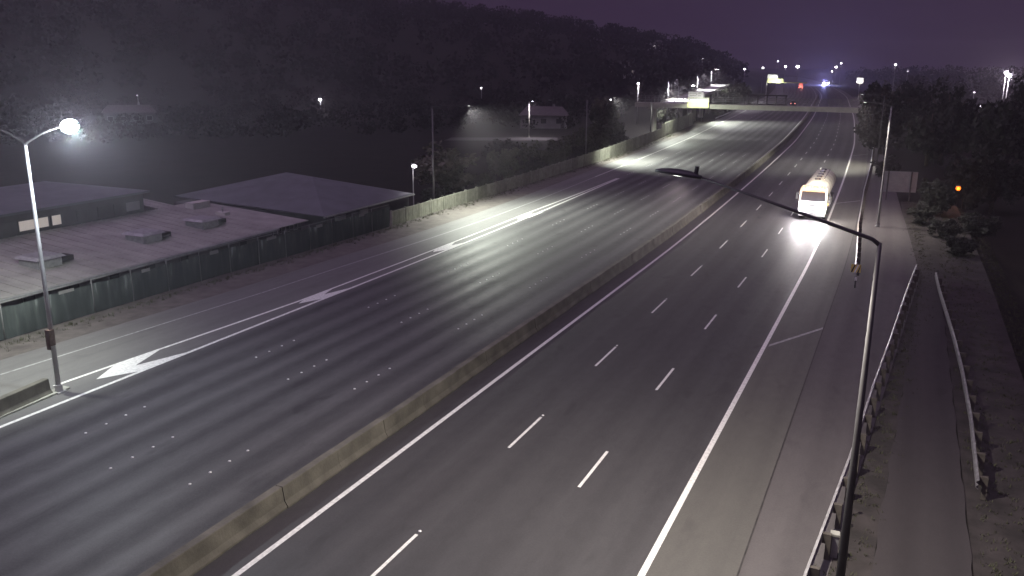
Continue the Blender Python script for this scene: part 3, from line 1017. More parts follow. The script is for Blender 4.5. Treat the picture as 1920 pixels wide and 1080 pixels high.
TL = 'trees and shrubs behind the noise wall'
for a in (
        (-45.9, 83.4, 6.4, 3.9, 'broad tan tree behind the noise wall beside the slim lamp post', 'leaf_pale', .16),
        (-47.5, 71.5, 4.0, 2.4, 'dark round tree against the end of the hipped roof', 'leaf_dark', .1),
        (-45.6, 97.5, 5.0, 2.5, 'pale loose tree over the noise wall right of the tan tree', 'leaf_pale', .12),
        (-50.5, 93.0, 4.4, 2.6, 'low dark tree between the tan tree and the pale loose tree', 'leaf_dark', .1),
        (-46.0, 107.0, 4.6, 2.8, 'grey green tree above the middle of the noise wall', 'leaf', .1),
        (-52.0, 112.0, 5.4, 3.2, 'taller dark tree behind the grey green tree', 'leaf_dark', .15),
        (-45.6, 116.5, 4.2, 2.4, 'small leafy tree just left of the second wall lamp post', 'leaf', .1),
        (-47.0, 127.0, 5.2, 3.0, 'bushy tree just right of the second wall lamp post', 'leaf', .1),
        (-48.5, 139.0, 5.6, 3.2, 'rounded tree behind the noise wall, midway to the footbridge', 'leaf', .1),
        (-50.0, 152.0, 6.4, 3.4, 'tree behind the lower noise wall panels near the footbridge pier', 'leaf', .1),
        (-55.0, 165.0, 8.5, 3.6, 'tall tree left of the footbridge end', 'leaf', .15),
        (-58.5, 176.0, 9.5, 3.4, 'pale topped tree at the left end of the footbridge', 'leaf_pale', .2),
        (-52.0, 203.0, 5.4, 3.2, 'tree seen under the footbridge left of the sign', 'leaf', .1),
        (-45.5, 232.0, 6.5, 3.4, 'tree beyond the footbridge behind the bright far rail', 'leaf', .1),
        (-48.5, 258.0, 7.5, 3.8, 'dark tree beyond the footbridge above the left shoulder', 'leaf', .1),
        (-52.5, 285.0, 8.0, 4.2, 'tree right of the far end of the lit ramp', 'leaf', .1),
        (-57.0, 320.0, 8.6, 4.6, 'round tree below the far lime sign', 'leaf', .1),
        (-62.0, 352.0, 9.0, 5.0, 'large tree left of the far lime sign', 'leaf', .12)):
    tree(a[0], a[1], a[2], a[3], a[4], a[5], a[6], TL)
for k, (x, y, h, r, lb) in enumerate((
        (-44.0, 77.0, 2.3, 1.7, 'low shrub at the foot of the first wall lamp post'),
        (-43.8, 88.5, 2.6, 1.9, 'shrub peeping over the wall right of the tan tree'),
        (-43.8, 103.0, 2.5, 1.8, 'shrub in front of the grey green tree'),
        (-44.2, 112.5, 2.8, 1.9, 'dense shrub in front of the taller dark tree'),
        (-44.4, 122.5, 2.7, 1.8, 'shrub hugging the second wall lamp post'),
        (-45.0, 133.0, 2.9, 2.0, 'shrub over the wall between the bushy and the rounded tree'),
        (-46.0, 146.0, 3.0, 2.0, 'last shrub over the wall before the footbridge'))):
    shrub(x, y, h, r, lb, 'leaf' if k % 2 else 'leaf_dark', TL)
TR = 'dark trees right of the motorway'
for a in (
        (-3.6, 152.0, 9.0, 4.2, 'dark tree hiding the right end of the footbridge', 'leaf_dark', .05),
        (-4.6, 168.0, 12.0, 4.6, 'tall black tree just right of the footbridge end', 'leaf_dark', .06),
        (3.0, 138.0, 8.8, 4.0, 'black tree behind the slim verge lamp post', 'leaf_dark', .05),
        (5.5, 158.0, 13.5, 5.0, 'tallest black tree on the right skyline', 'leaf_dark', .08),
        (0.5, 190.0, 12.5, 4.6, 'black tree left of the right skyline lamp', 'leaf_dark', .08),
        (9.0, 178.0, 13.0, 5.4, 'broad black tree below the right skyline lamp', 'leaf_dark', .08),
        (13.5, 150.0, 14.5, 5.6, 'black tree in the middle of the right skyline', 'leaf_dark', .08),
        (18.5, 175.0, 16.0, 6.2, 'wide black crown right of the skyline middle', 'leaf_dark', .08),
        (24.0, 205.0, 16.5, 6.6, 'black tree left of the bright far floodlights', 'leaf_dark', .08),
        (27.0, 160.0, 12.0, 5.8, 'low black tree under the bright far floodlights', 'leaf_dark', .08),
        (-6.0, 215.0, 9.0, 3.2, 'dark tree beyond the footbridge on the right shoulder', 'leaf', .05),
        (-7.5, 262.0, 9.5, 4.0, 'grey lit tree by the bend beyond the footbridge', 'leaf_pale', .05),
        (3.2, 92.0, 4.2, 2.2, 'dark small tree in front of the grey sign back', 'leaf_dark', .05),
        (6.5, 104.0, 6.5, 3.4, 'dark tree right of the grey sign back', 'leaf_dark', .06),
        (10.5, 120.0, 8.5, 4.4, 'black tree left of the orange yard lamp', 'leaf_dark', .08)):
    tree(a[0], a[1], a[2], a[3], a[4], a[5], a[6], TR)
for x, y, h, r, lb in ((2.2, 86.0, 2.2, 1.5, 'low dark shrub on the verge below the grey sign back'),
                       (3.6, 80.0, 2.0, 1.6, 'low dark shrub beyond the end of the service path'),
                       (4.6, 73.0, 1.7, 1.5, 'dark shrub at the head of the service path guardrail'),
                       (6.6, 84.0, 2.8, 2.2, 'dark thicket shrub on the slope above the service path'),
                       (-1.9, 118.0, 3.2, 1.9, 'dark shrub against the shoulder guardrail behind the truck')):
    shrub(x, y, h, r, lb, 'leaf_dark', TR)

# far woodland on the hill and the horizon: one mass
vs, fs = [], []
def clump(x, y, R_, H_, nq):
    z0 = ground_z(x, y)
    for k in range(nq):
        d = rng.normal(size=3); d /= np.linalg.norm(d)
        pz = z0 + H_ * .55 + d[2] * H_ * .5
        px_, py_ = x + d[0] * R_ * rng.uniform(.5, 1), y + d[1] * R_ * rng.uniform(.5, 1)
        a = rng.normal(size=3); a /= np.linalg.norm(a)
        b = np.cross(a, d); b /= np.linalg.norm(b) + 1e-6
        sz = R_ * rng.uniform(.09, .2)
        o = len(vs)
        c = np.array([px_, py_, pz])
        vs.extend([tuple(c - a * sz), tuple(c + b * sz * .7), tuple(c + a * sz), tuple(c - b * sz * .7)])
        fs.append((o, o + 1, o + 2, o + 3))
for k in range(1100):
    th = rad(rng.uniform(5.5, 62))
    r_ = rng.uniform(330, 640) if k % 2 else rng.uniform(560, 640)
    x, y = -math.sin(th) * r_, math.cos(th) * r_
    if x - cv(y) > -62:
        continue
    clump(x, y, rng.uniform(4.5, 8), rng.uniform(6, 12), 80)
for k in range(260):
    y = rng.uniform(330, 950)
    x = cv(y) + 18 + abs(rng.normal()) * 90 + (y - 330) * .03
    clump(x, y, rng.uniform(3.5, 7), rng.uniform(7, 13), 70)
for k in range(620):
    th = rad(rng.uniform(12, 66))
    r_ = rng.uniform(190, 345)
    x, y = -math.sin(th) * r_, math.cos(th) * r_
    if x > -63 - y * .05 or (y < 78 and x > -72) or (-90 < x < -60 and 145 < y < 190):
        continue
    q_ = min(1.0, r_ / 260)
    clump(x, y, rng.uniform(1.8, 4.2) * q_, rng.uniform(2.4, 5.0) * q_, 60)
for k in range(90):
    y = rng.uniform(700, 1150)
    x = cv(y) - 60 - rng.uniform(0, 60)
    clump(x, y, rng.uniform(4, 7), rng.uniform(7, 11), 60)
me = bpy.data.meshes.new('far_woodland')
me.from_pydata(vs, [], fs)
tag(link('far_woodland', me, M['leaf_far']), 'dark mass of far trees over the hill and horizon', 'woodland', kind='stuff')

# grass tufts on the verges
vs, fs = [], []
def tuft(x, y, h, n_=7):
    z = ground_z(x, y)
    for k in range(n_):
        a = rng.uniform(0, 6.28)
        l_ = h * rng.uniform(.5, 1.2)
        dx, dy = math.cos(a), math.sin(a)
        ox, oy = x + rng.normal() * .06, y + rng.normal() * .06
        o = len(vs)
        w = .018
        vs.extend([(ox - dy * w, oy + dx * w, z), (ox + dy * w, oy - dx * w, z), (ox + dx * l_ * .5, oy + dy * l_ * .5, z + l_)])
        fs.append((o, o + 1, o + 2))
for k in range(2600):
    y = rng.uniform(18, 100)
    t = rng.uniform(3.3, 8.5)
    tuft(t, y, .13)
for k in range(900):
    y = rng.uniform(20, 100)
    tuft(interp(y, [(0, -1.4), (23, -.3), (64, 2.3), (100, 1.2)]) + rng.normal() * .35, y, .13)
for k in range(1500):
    y = rng.uniform(18, 175)
    x = (interp(y, [(0, -41.3), (64, -40.4)]) if y < 64 else interp(y, nwx) + .3) + abs(rng.normal()) * .5
    tuft(x, y, .2)
me = bpy.data.meshes.new('grass')
me.from_pydata(vs, [], fs)
tag(link('grass', me, M['grass']), 'rough grass tufts along fences and verges', 'grass', kind='stuff')

# ------------------------------------------------------------------ footbridge, ramp and signs
BY = 179.0
br = empty('footbridge', (-28, BY, 0), 0, 'concrete footbridge with railings crossing over the whole motorway', 'bridge')
mb = MB(); mb.box((-1.5, 0, 5.62), (46, 3.0, .88)); mb.build('deck', M['bridge'], br)
for x in (-20.6, 21.5):
    mb = MB()
    mb.tube([(x, 0, -1.2), (x, 0, 4.83)], [.55, .5], 12)
    mb.box((x, 0, 5.0), (2.2, 2.6, .34))
    mb.build('pier', M['bridge'], br)
for sy in (-1.4, 1.4):
    mb = MB()
    for z in (6.65, 7.05, 7.45):
        mb.box((-1.5, sy, z), (46, .04, .045))
    mb.build('handrail', M['greypole'], br)
    for k in range(24):
        mb = MB(); mb.box((-24.3 + 2 * k, sy, 6.76), (.08, .08, 1.46)); mb.build('railing_post', M['greypole'], br)
rp = empty('access_ramp', (-44, 200, 0), 0, 'bright pale concrete ramp leading away from the left end of the footbridge', 'ramp')
pa, pb = Vector((-43.4, 181.2, 6.0)), Vector((-66.5, 350, 6.0))
d = (pb - pa).normalized()
nrm = Vector((-d.y, d.x, 0))
org = Vector((-44, 200, 0))
w0, w1 = -1.0, 4.5
quad = [pa + nrm * w0 - org, pb + nrm * w0 - org, pb + nrm * w1 - org, pa + nrm * w1 - org]
mb = MB(); quad_prism(mb, quad[::-1], .5); mb.build('deck', M['ramp_deck'], rp)
for w in (w0, w1):
    mb = MB()
    q = [pa + nrm * (w - .1) - org + Vector((0, 0, .3)), pb + nrm * (w - .1) - org + Vector((0, 0, .3)), pb + nrm * (w + .1) - org + Vector((0, 0, .3)), pa + nrm * (w + .1) - org + Vector((0, 0, .3))]
    quad_prism(mb, q[::-1], .296)
    mb.build('parapet', M['bridge'], rp)
for k in range(1, 7):
    c = pa + (pb - pa) * (k / 7) + nrm * 1.7 - org
    mb = MB(); mb.tube([(c.x, c.y, -2.5), (c.x, c.y, 5.5)], .6, 10); mb.build('column', M['bridge'], rp)
for k, (fr, lb) in enumerate(((.10, 'nearest, added lamp over the bright footbridge ramp'), (.55, 'middle, added lamp over the bright footbridge ramp'), (.9, 'last lamp at the far end of the bright footbridge ramp'))):  # first two lamps are added to brighten the ramp
    c = pa + (pb - pa) * fr + nrm * 5.0
    hh = (4.2, 4.6, 5.6)[k]
    street_lamp(c.x, c.y, hh + 6.2, [(1.4, 0, .2)], lb, 'lamps along the ramp', zg=-.2, lens='led_far' if k == 2 else 'led_dim', lens_size=(.9, .6) if k == 2 else (.3, .2), lit=down(20000, (.98, .96, 1.0), 150, .5), r0=.08, r1=.05)

os_ = empty('overhead_sign', (-39.2, BY - 1.75, 0), 0, 'bright white and lime sign mounted on the near side of the footbridge', 'road sign')
mb = MB(); mb.box((0, 0, 6.35), (4.3, .12, 2.0)); bd = mb.build('lower_board', M['sign_green'], os_)
mb = MB(); mb.box((0, -.068, 6.88), (4.1, .012, .86)); mb.build('white_field', M['sign_white'], bd)
for (x, z, w, h) in ((0, 6.88 + .3, 3.6, .12), (0, 6.88 - .3, 3.6, .12), (-1.78, 6.88, .12, .48), (1.78, 6.88, .12, .48)):
    mb = MB(); mb.box((x, -.08, z), (w, .01, h)); mb.build('border', M['sign_mark'], bd)
mb = MB(); mb.box((-.55, 0, 7.95), (3.1, .12, 1.1)); ub = mb.build('upper_board', M['sign_white'], os_)
for (x, z, w, h) in ((-1.15, 8.22, 1.3, .11), (-1.15, 7.72, 1.3, .11), (-.38, 7.97, .11, .39), (.2, 8.22, .6, .11), (.2, 7.72, .6, .11)):
    mb = MB(); mb.box((x, -.07, z), (w, .01, h)); mb.build('border', M['sign_mark'], ub)
for x in (-1.2, 1.2):
    mb = MB(); mb.box((x, .14, 6.9), (.1, .12, 2.8)); mb.build('bracket', M['steel'], os_)
    mb = MB(); mb.box((x, -.9, 5.3), (.05, 1.8, .05)); a_ = mb.build('lamp_arm', M['steel'], os_)
    mb = MB(); mb.box((x, -1.8, 5.32), (.6, .16, .12)); mb.build('sign_lamp', M['head'], a_)
    light(os_, 'SPOT', (x, -1.8, 5.45), 300, (.97, 1.0, .88), spot_size=rad(140), spot_blend=.6, shadow_soft_size=.1, rot=(rad(150), 0, 0))
fr_ = empty('sign_frame', (-26.2, BY + 1.65, 0), 0, 'dark open frame behind the footbridge railing above the median', 'sign frame')
for k in range(5):
    mb = MB(); mb.box((-3.6 + 1.8 * k, 0, 6.95), (.22, .14, 2.0)); mb.build('upright', M['darkpole'], fr_)
mb = MB(); mb.box((0, .12, 7.95), (7.6, .16, .26)); mb.build('rail', M['darkpole'], fr_)
mb = MB(); mb.box((0, .12, 6.15), (7.6, .16, .3)); mb.build('rail', M['darkpole'], fr_)

gs = empty('gantry_sign', (-52.5, 372, 0), 0, 'far lime and white gantry sign left of the police car lights', 'road sign')
for x in (-2.2,):
    mb = MB(); mb.tube([(x, .6, -1), (x, .6, 8.5)], .25, 8); mb.build('post', M['pole'], gs)
mb = MB(); mb.box((5.5, .6, 6.6), (16, .3, .4)); mb.build('beam', M['sign_green'], gs)
mb = MB(); mb.box((1.2, 0, 7.4), (6.2, .15, 1.5)); mb.build('lower_board', M['sign_green'], gs)
mb = MB(); mb.box((0, 0, 8.95), (4.0, .15, 1.5)); mb.build('upper_board', M['sign_white'], gs)
light(gs, 'SPOT', (1.2, -3.2, 5.6), 2400, (.97, 1, .88), spot_size=rad(140), spot_blend=.6, shadow_soft_size=.1, rot=(rad(140), 0, 0))
ws = empty('small_sign', (-20.6, 400, 0), 0, 'small pale sign on a post by the far bend right of the police car', 'road sign')
mb = MB(); mb.tube([(0, 0, -1), (0, 0, 6.6)], .12, 8); mb.build('post', M['pole'], ws)
mb = MB(); mb.box((0, -.16, 7.4), (2.6, .1, 2.2)); mb.build('board', M['sign_white'], ws)
light(ws, 'SPOT', (0, -3.0, 5.0), 2600, (1, .97, .9), spot_size=rad(120), spot_blend=.6, shadow_soft_size=.1, rot=(rad(140), 0, 0))

# ------------------------------------------------------------------ vehicles
def wheel(parent, x, y, r, w=.28):
    mb = MB(); mb.tube([(x - w/2, y, r), (x + w/2, y, r)], r, 16); t_ = mb.build('wheel', M['black'], parent)
    mb = MB(); mb.tube([(x - w/2 - .015, y, r), (x + w/2 + .015, y, r)], r * .55, 12); mb.build('rim', M['chrome'], t_)


tk = empty('tanker_truck', (-7.3, 83.7, 0), rad(1.2), 'oncoming tanker truck with blazing headlights and amber roof lights', 'truck')
# cab, built towards +Y from the front face at y = 0
mb = MB()
def ring(y, hw, z0, z1, b=.12):
    return [(-hw + b, y, z0), (hw - b, y, z0), (hw, y, z0 + b), (hw, y, z1 - b), (hw - b, y, z1), (-hw + b, y, z1), (-hw, y, z1 - b), (-hw, y, z0 + b)]
mb.loft([ring(.0, 1.16, .55, 1.55), ring(.06, 1.23, .5, 1.75), ring(.18, 1.24, .5, 2.0), ring(.42, 1.24, .5, 2.72), ring(.75, 1.22, .5, 2.95), ring(2.1, 1.22, .5, 2.98), ring(2.15, 1.15, .6, 2.9)])
cab = mb.build('cab', M['truck_white'], tk)
mb = MB(); mb.add([(-1.08, .03, 1.78), (1.08, .03, 1.78), (1.02, .33, 2.62), (-1.02, .33, 2.62)], [(0, 1, 2, 3)]); mb.add([(-1.08, .05, 1.78), (1.08, .05, 1.78), (1.02, .35, 2.62), (-1.02, .35, 2.62)], [(3, 2, 1, 0)])
mb.build('windscreen', M['glass_dark'], cab)
for sx in (-1, 1):
    mb = MB(); mb.box((sx * 1.238, 1.0, 2.15), (.02, .9, .7)); mb.build('side_window', M['glass_dark'], cab)
    mb = MB(); mb.box((sx * 1.46, .2, 2.2), (.16, .12, .6)); mb.box((sx * 1.34, .22, 2.4), (.3, .05, .05)); mb.build('mirror', M['black'], cab)
mb = MB(); mb.box((0, -.02, 1.15), (1.3, .06, .62)); gr_ = mb.build('grille', M['chrome'], cab)
for k in range(4):
    mb = MB(); mb.box((0, -.056, .93 + .15 * k), (1.2, .012, .05)); mb.build('slat', M['black'], gr_)
mb = MB(); mb.box((0, -.08, .58), (2.4, .22, .38), taper=.97); mb.build('bumper', M['chrome'], tk)
mb = MB(); mb.box((0, .52, 2.84), (1.9, .25, .12)); mb.build('sun_visor', M['truck_white'], cab)
for sx in (-.92, .92):
    mb = MB()
    mb.tube([(sx, -.06, .96), (sx, -.10, .96)], .25, 14)
    hl = mb.build('headlight', M['headlight'], tk)
    light(tk, 'SPOT', (sx, -.30, .98), 2600, (1.0, .95, .98), spot_size=rad(92), spot_blend=1.0, shadow_soft_size=.12, rot=(rad(104), 0, rad(180)))
for sx in (-.92, .92):
    light(tk, 'POINT', (sx, -.5, 1.15), 700, (1.0, .95, .97), shadow_soft_size=.14)  # extra points added ahead of the lenses for the headlight glare
for sx in (-.85, 0, .85):
    mb = MB(); mb.ell((sx, .34, 3.03), (.16 if sx else .34, .1, .11), 10, 6); mb.build('marker_light', M['amber'], tk)
    light(tk, 'POINT', (sx, -.1, 3.25), 70, (1.0, .50, .16), shadow_soft_size=.08)
mb = MB(); mb.ell((1.3, .45, 1.5), (.06, .1, .1), 8, 6); mb.build('marker_light', M['amber'], tk)
mb = MB(); mb.box((0, 7.6, .85), (.9, 13.2, .28)); mb.build('chassis', M['black'], tk)
def tring(y, f):
    return [(1.22 * f * math.cos(a), y, 2.22 + 1.08 * f * math.sin(a)) for a in [2 * math.pi * k / 24 for k in range(24)]]
mb = MB()
mb.loft([tring(2.75, .3), tring(2.82, .7), tring(3.0, .92), tring(3.25, 1.0), tring(13.4, 1.0), tring(13.75, .92), tring(13.95, .7), tring(14.0, .3)])
tnk = mb.build('tank', M['tank'], tk, True)
for k in range(5):
    y = 4.3 + 2.1 * k
    mb = MB(); mb.tube([(0, y, 3.28), (0, y, 3.42)], .28, 14); mb.build('hatch', M['chrome'], tnk)
    mb = MB()
    mb.loft([[(1.235 * math.cos(a), y + 1.05 + q, 2.22 + 1.095 * math.sin(a)) for a in [2 * math.pi * j / 24 for j in range(24)]] for q in (-.04, .04)])
    mb.build('band', M['chrome'], tnk)
mb = MB(); mb.box((-.62, 8.4, 3.42), (.04, 9.6, .04)); mb.box((.62, 8.4, 3.42), (.04, 9.6, .04)); mb.build('walkway_rail', M['chrome'], tnk)
for sx in (-1, 1):
    mb = MB(); mb.box((sx * 1.05, 7.2, .78), (.35, 3.4, .5)); mb.build('side_box', M['truck_white'], tk)
    for y in (1.2, 4.2, 10.4, 11.6, 12.8):
        wheel(tk, sx * 1.02, y, .5, .32)


def car(x, y, rz, label, paint, lights, group=None, beacon=False, name='car', cat='car'):
    """front towards -Y before rotation"""
    t = empty(name, (x, y, 0.006), rz, label, cat, group)
    mb = MB()
    def rg(y_, hw, z0, z1):
        return [(-hw, y_, z0), (hw, y_, z0), (hw * 1.02, y_, (z0 + z1) / 2), (hw * .93, y_, z1), (-hw * .93, y_, z1), (-hw * 1.02, y_, (z0 + z1) / 2)]
    mb.loft([rg(-2.25, .72, .35, .66), rg(-2.1, .86, .25, .74), rg(-.9, .9, .22, .92), rg(1.5, .9, .22, .98), rg(2.1, .87, .25, .95), rg(2.25, .76, .35, .86)])
    mb.build('body', M[paint], t)
    mb = MB()
    mb.loft([rg(-.95, .80, .88, .93), rg(-.25, .72, .9, 1.40), rg(.9, .72, .9, 1.44), rg(1.75, .78, .9, .99)])
    mb.build('cabin', M['glass_dark'], t)
    mb = MB(); mb.box((0, .33, 1.45), (1.25, 1.1, .04)); mb.build('roof', M[paint], t)
    for sx in (-.78, .78):
        for yy in (-1.35, 1.4):
            wheel(t, sx, yy, .32, .2)
        mb = MB(); mb.ell((sx * .8, -2.2, .62), (.18, .09, .11), 8, 6); mb.build('headlight', M['headlight' if lights == 'head' else 'chrome'], t)
        mb = MB(); mb.ell((sx * .85, 2.22, .78), (.18, .08, .14), 8, 6); mb.build('tail_light', M['tail' if lights == 'tail' else 'tail_red'], t)
    if beacon:
        mb = MB(); mb.box((0, .2, 1.55), (1.3, .35, .16)); mb.build('light_bar', M['blue'], t)
    return t


car(-24.2 + cv(318), 318, math.pi + .09, 'dark car with red tail lights just past the footbridge', 'car_dark', 'tail')
pc = car(-7.2 + cv(640), 640, .13, 'police car with flashing blue light bar on the far bend', 'car_white', 'head', beacon=True)
light(pc, 'POINT', (0, .2, 2.6), 50000, (.30, .30, 1.0), shadow_soft_size=.3)
light(pc, 'SPOT', (0, -2.5, .8), 16000, (.88, .94, 1.0), spot_size=rad(140), spot_blend=.8, shadow_soft_size=.2, rot=(rad(84), 0, rad(180)))
pc2 = car(-3.6 + cv(665), 672, .13, 'white car with headlights on behind the police car', 'car_white', 'head')
light(pc2, 'POINT', (0, -2.9, 1.0), 4000, (.9, .9, 1.0), shadow_soft_size=.3)
bt = empty('box_truck', (-25.0 + cv(520), 520, 0), .11, 'truck driving away near the lime sign, its tail light glow painted on the back', 'truck')
mb = MB(); mb.box((0, 3.5, 2.2), (2.4, 7, 2.6)); mb.build('cargo_box', M['tail_red'], bt)
mb = MB(); mb.box((0, 8.2, 1.6), (2.3, 1.9, 2.2), taper=.92); mb.build('cab', M['truck_white'], bt)
mb = MB(); mb.box((0, 4, .75), (1.0, 9, .25)); mb.build('chassis', M['black'], bt)
for sx in (-1, 1):
    for y in (1.2, 2.3, 8.3):
        wheel(bt, sx * 1.0, y, .5, .3)
    mb = MB(); mb.box((sx * .95, -.04, .85), (.4, .06, .22)); mb.build('tail_light', M['tail'], bt)
    mb = MB(); mb.box((sx * 1.0, -.04, 3.4), (.3, .06, .12)); mb.build('marker_light', M['tail'], bt)
light(bt, 'POINT', (0, -1.6, 1.4), 600, (1.0, .30, .24), shadow_soft_size=.2)

# ------------------------------------------------------------------ suburb: lamps and houses
def house(x, y, rz, w, d_, h, label, lit=(), zg=None, wallm='white_wall'):
    zg = ground_z(x, y) - .1 if zg is None else zg
    t = empty('house', (x, y, zg), rz, label, 'house')
    mb = MB(); mb.box((0, 0, h / 2), (w, d_, h)); mb.build('wall', M[wallm], t)
    mb = MB()
    e_ = .45
    mb.add([(-w/2 - e_, -d_/2 - e_, h), (w/2 + e_, -d_/2 - e_, h), (w/2 + e_, d_/2 + e_, h), (-w/2 - e_, d_/2 + e_, h), (-w/2 + 1.2, 0, h + 1.9), (w/2 - 1.2, 0, h + 1.9)],
           [(0, 1, 5, 4), (1, 2, 5), (2, 3, 4, 5), (3, 0, 4), (3, 2, 1, 0)])
    r_ = mb.build('roof', M['house_roof'], t)
    mb = MB(); mb.box((w * .2, d_ * .15, h + 1.7), (.6, .6, 1.5)); mb.build('chimney', M['wall'], r_)
    nwin = max(2, int(w / 3))
    for k in range(nwin):
        x_ = -w/2 + w * (k + .5) / nwin
        mb = MB(); mb.box((x_, -d_/2 - .03, h * .58), (1.5, .06, 1.3)); f_ = mb.build('window', M['wall'], t)
        mb = MB(); mb.box((x_, -d_/2 - .07, h * .58), (1.3, .03, 1.1)); mb.build('pane', M[lit[k]] if k < len(lit) and lit[k] else M['glass_dark'], f_)
    mb = MB(); mb.box((w/2 - 1.0, -d_/2 - .025, 1.05), (.95, .05, 2.1)); mb.build('door', M['wall_dark'], t)
    return t


house(-120, 381, .3, 13, 8, 5.2, 'hillside house with a row of brightly lit windows', ('window_warm', 'window_lit', None, 'window_warm'), zg=7.2)
house(-150, 545, .25, 10, 8, 5.0, 'dark hillside house with one glowing window near the ridge', (None, 'window_lit', 'window_warm'), zg=21.0)
house(-80.5, 196, .35, 11, 8, 3.2, 'pale house behind the suburban street lamp', (), wallm='wall')
house(-196.0, 176, .85, 13, 9, 3.6, 'faint house with pale wall under the leftmost far lamp', (), wallm='wall_dark')
house(17.0, 225, -.1, 12, 9, 3.6, 'low house among the black trees at the right', ('window_warm', 'window_lit'))
st = MB()
st.add([(-84, 152, 0), (-64, 163, 0), (-66.5, 169.5, 0), (-86, 159, 0)], [(0, 1, 2, 3)])
_zs = max(ground_z(-75, 160), ground_z(-66, 165), ground_z(-84, 155), ground_z(-66, 168)) + .1
st.v = [(q[0], q[1], _zs) for q in st.v]
tag(st.build('road', M['verge']), 'pale concrete side street under the suburban lamp', kind='structure')
street_lamp(-72.0, 167.0, 6.2 - _zs, [(.8, -.6, .1)], 'short lamp lighting the side street in front of the pale house', zg=_zs, lens='led_far', lens_size=(.3, .25), pole='kerb', lit=down(3000, (1, .93, 1.0), 160, .5), r0=.12, r1=.1)
LD = 'distant street lamps'
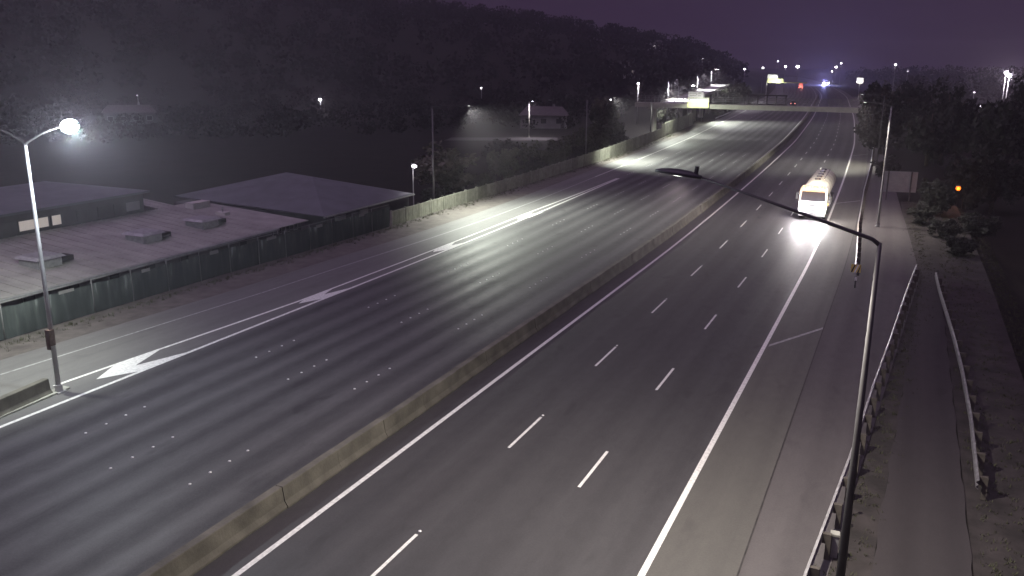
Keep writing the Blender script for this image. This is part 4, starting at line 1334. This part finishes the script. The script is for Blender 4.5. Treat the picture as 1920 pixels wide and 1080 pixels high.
for (x, y, z, sz, ln, hh, lb) in (
        (-220.7, 201.9, 3.2, .55, 'led_dim', 7, 'leftmost small far lamp over the dark houses'),
        (-179.0, 239.4, 1.5, 1.0, 'led_far', 7, 'bright far lamp with a halo above the dark hipped roof'),
        (-133.4, 268.0, 5.4, .55, 'led_mid', 7, 'small far lamp above the side street'),
        (-92.7, 284.6, 1.9, .5, 'led_mid', 5, 'small low lamp between the side street and the footbridge'),
        (-64.4, 220.0, 8.9, .55, 'led_far', 8, 'far lamp on a bright white post left of the footbridge'),
        (-107.0, 488.0, 16.2, .7, 'led_mid', 6, 'single lamp high on the hillside'),
        (-77.0, 448.0, 11.3, 1.0, 'led_mid', 8, 'paired far lamp above the lime sign, left one'),
        (-70.0, 460.0, 11.9, 1.0, 'led_mid', 8, 'paired far lamp above the lime sign, right one'),
        (-62.0, 540.0, 12.6, .9, 'led_mid', 9, 'small far lamp over the lime sign'),
        (-61.0, 446.0, 15.1, .6, 'led_mid', 10, 'highest small lamp above the lime sign'),
        (-57.3, 446.0, 12.7, 1.1, 'led_far', 9, 'far lamp right of the lime sign, first of two bright ones'),
        (-51.8, 447.0, 12.7, 1.5, 'led_far', 9, 'far lamp right of the lime sign, second of two bright ones'),
        (-42.0, 548.0, 12.3, 1.3, 'led_far', 10, 'far lamp above the police car'),
        (-39.4, 548.0, 14.4, .9, 'led_mid', 11, 'higher small lamp above the police car'),
        (-44.0, 548.0, 9.8, .9, 'led_mid', 8, 'low lamp just over the police car roof'),
        (-7.0, 370.0, 14.0, .8, 'led_mid', 14, 'lamp on the right skyline above the black trees'),
        (-2.6, 390.0, 11.4, .6, 'led_dim', 11, 'faint lamp right of the skyline lamp'),
        (24.7, 299.0, 11.9, 1.1, 'led_far', 14, 'bright floodlight at the right edge, upper one'),
        (25.6, 299.0, 11.0, 1.2, 'led_far', 14, 'bright floodlight at the right edge, lower one'),
        (13.2, 232.0, 7.9, .5, 'led_dim', 9, 'faint lamp among the right black trees'),
        (12.4, 195.0, 6.2, .9, 'led_dim', 8, 'pale glowing yard lamp low among the right black trees')):
    zg = ground_z(x, y)
    t = empty('street_lamp', (x, y, zg), 0, lb, 'street lamp', LD)
    hp = z - zg
    mb = MB(); mb.tube([(0, .15, 0), (0, .15, hp)], [.12, .07], 8); mb.build('pole', M['pole'], t, True)
    mb = MB(); mb.box((0, .1, hp + sz * .42), (sz * 1.0, sz * .7, sz * .2)); mb.build('lamp_head', M['head'], t)
    mb = MB(); mb.ell((0, 0, hp), (sz * .5, sz * .42, sz * .34), 10, 8); mb.build('lens', M[ln], t, True)
    if 'halo' in lb:
        light(t, 'POINT', (0, -.8, hp - .3), 1500, (.97, .9, 1.0), shadow_soft_size=.3)
    if 'floodlight' in lb:
        light(t, 'POINT', (0, -1.2, hp - .3), 5000, (1, .9, 1.0), shadow_soft_size=.3)
    if 'white post' in lb:
        light(t, 'SPOT', (.0, -.5, hp - .2), 2200, (1, .95, 1), spot_size=rad(150), spot_blend=.5, shadow_soft_size=.2)

yl = empty('yard_lamp', (5.4, 99.0, ground_z(5.4, 99)), 0, 'orange sodium lamp glowing below the black trees at the right', 'lamp')
hp = 1.85 - ground_z(5.4, 99)
mb = MB(); mb.tube([(0, .12, 0), (0, .12, hp)], [.07, .05], 8); mb.build('pole', M['darkpole'], yl)
mb = MB(); mb.box((0, .1, hp + .26), (.5, .5, .1), taper=.6); mb.build('lamp_head', M['head'], yl)
mb = MB(); mb.ell((0, 0, hp), (.24, .22, .24), 12, 8); mb.build('lens', M['sodium'], yl, True)
light(yl, 'POINT', (0, -.4, hp), 90, (1.0, .45, .08), shadow_soft_size=.15)
sl = empty('security_lamp', (-45.0, 74.9, -1.2), 0, 'bright security lamp on a short post at the left of the tan tree', 'lamp')
mb = MB(); mb.tube([(0, 0, 0), (0, 0, 4.9)], [.07, .05], 8); mb.build('pole', M['pole'], sl)
mb = MB(); mb.tube([(0, 0, 4.9), (.35, -.3, 5.15)], .035, 8); mb.build('arm', M['pole'], sl)
mb = MB(); mb.box((.42, -.36, 5.32), (.5, .4, .14)); mb.build('lamp_head', M['head'], sl)
mb = MB(); mb.ell((.42, -.42, 5.15), (.25, .2, .14), 12, 8); mb.build('lens', M['led_far'], sl, True)
light(sl, 'POINT', (.5, -.8, 5.2), 110, (1, .97, 1), shadow_soft_size=.15)

# ------------------------------------------------------------------ haze
mb = MB()
mb.box((0, 1200, 31), (3200, 2900, 84))
hz_m = bpy.data.materials.new('night_haze')
hz_m.use_nodes = True
n, l = hz_m.node_tree.nodes, hz_m.node_tree.links
n.remove(n['Principled BSDF'])
pv = n.new('ShaderNodeVolumePrincipled')
pv.inputs['Color'].default_value = (.95, .86, 1.0, 1)
pv.inputs['Density'].default_value = HAZE
pv.inputs['Anisotropy'].default_value = 0.6
l.new(pv.outputs[0], n['Material Output'].inputs['Volume'])
tag(mb.build('haze', hz_m), 'thin purple night haze over the whole scene', 'haze', kind='stuff')
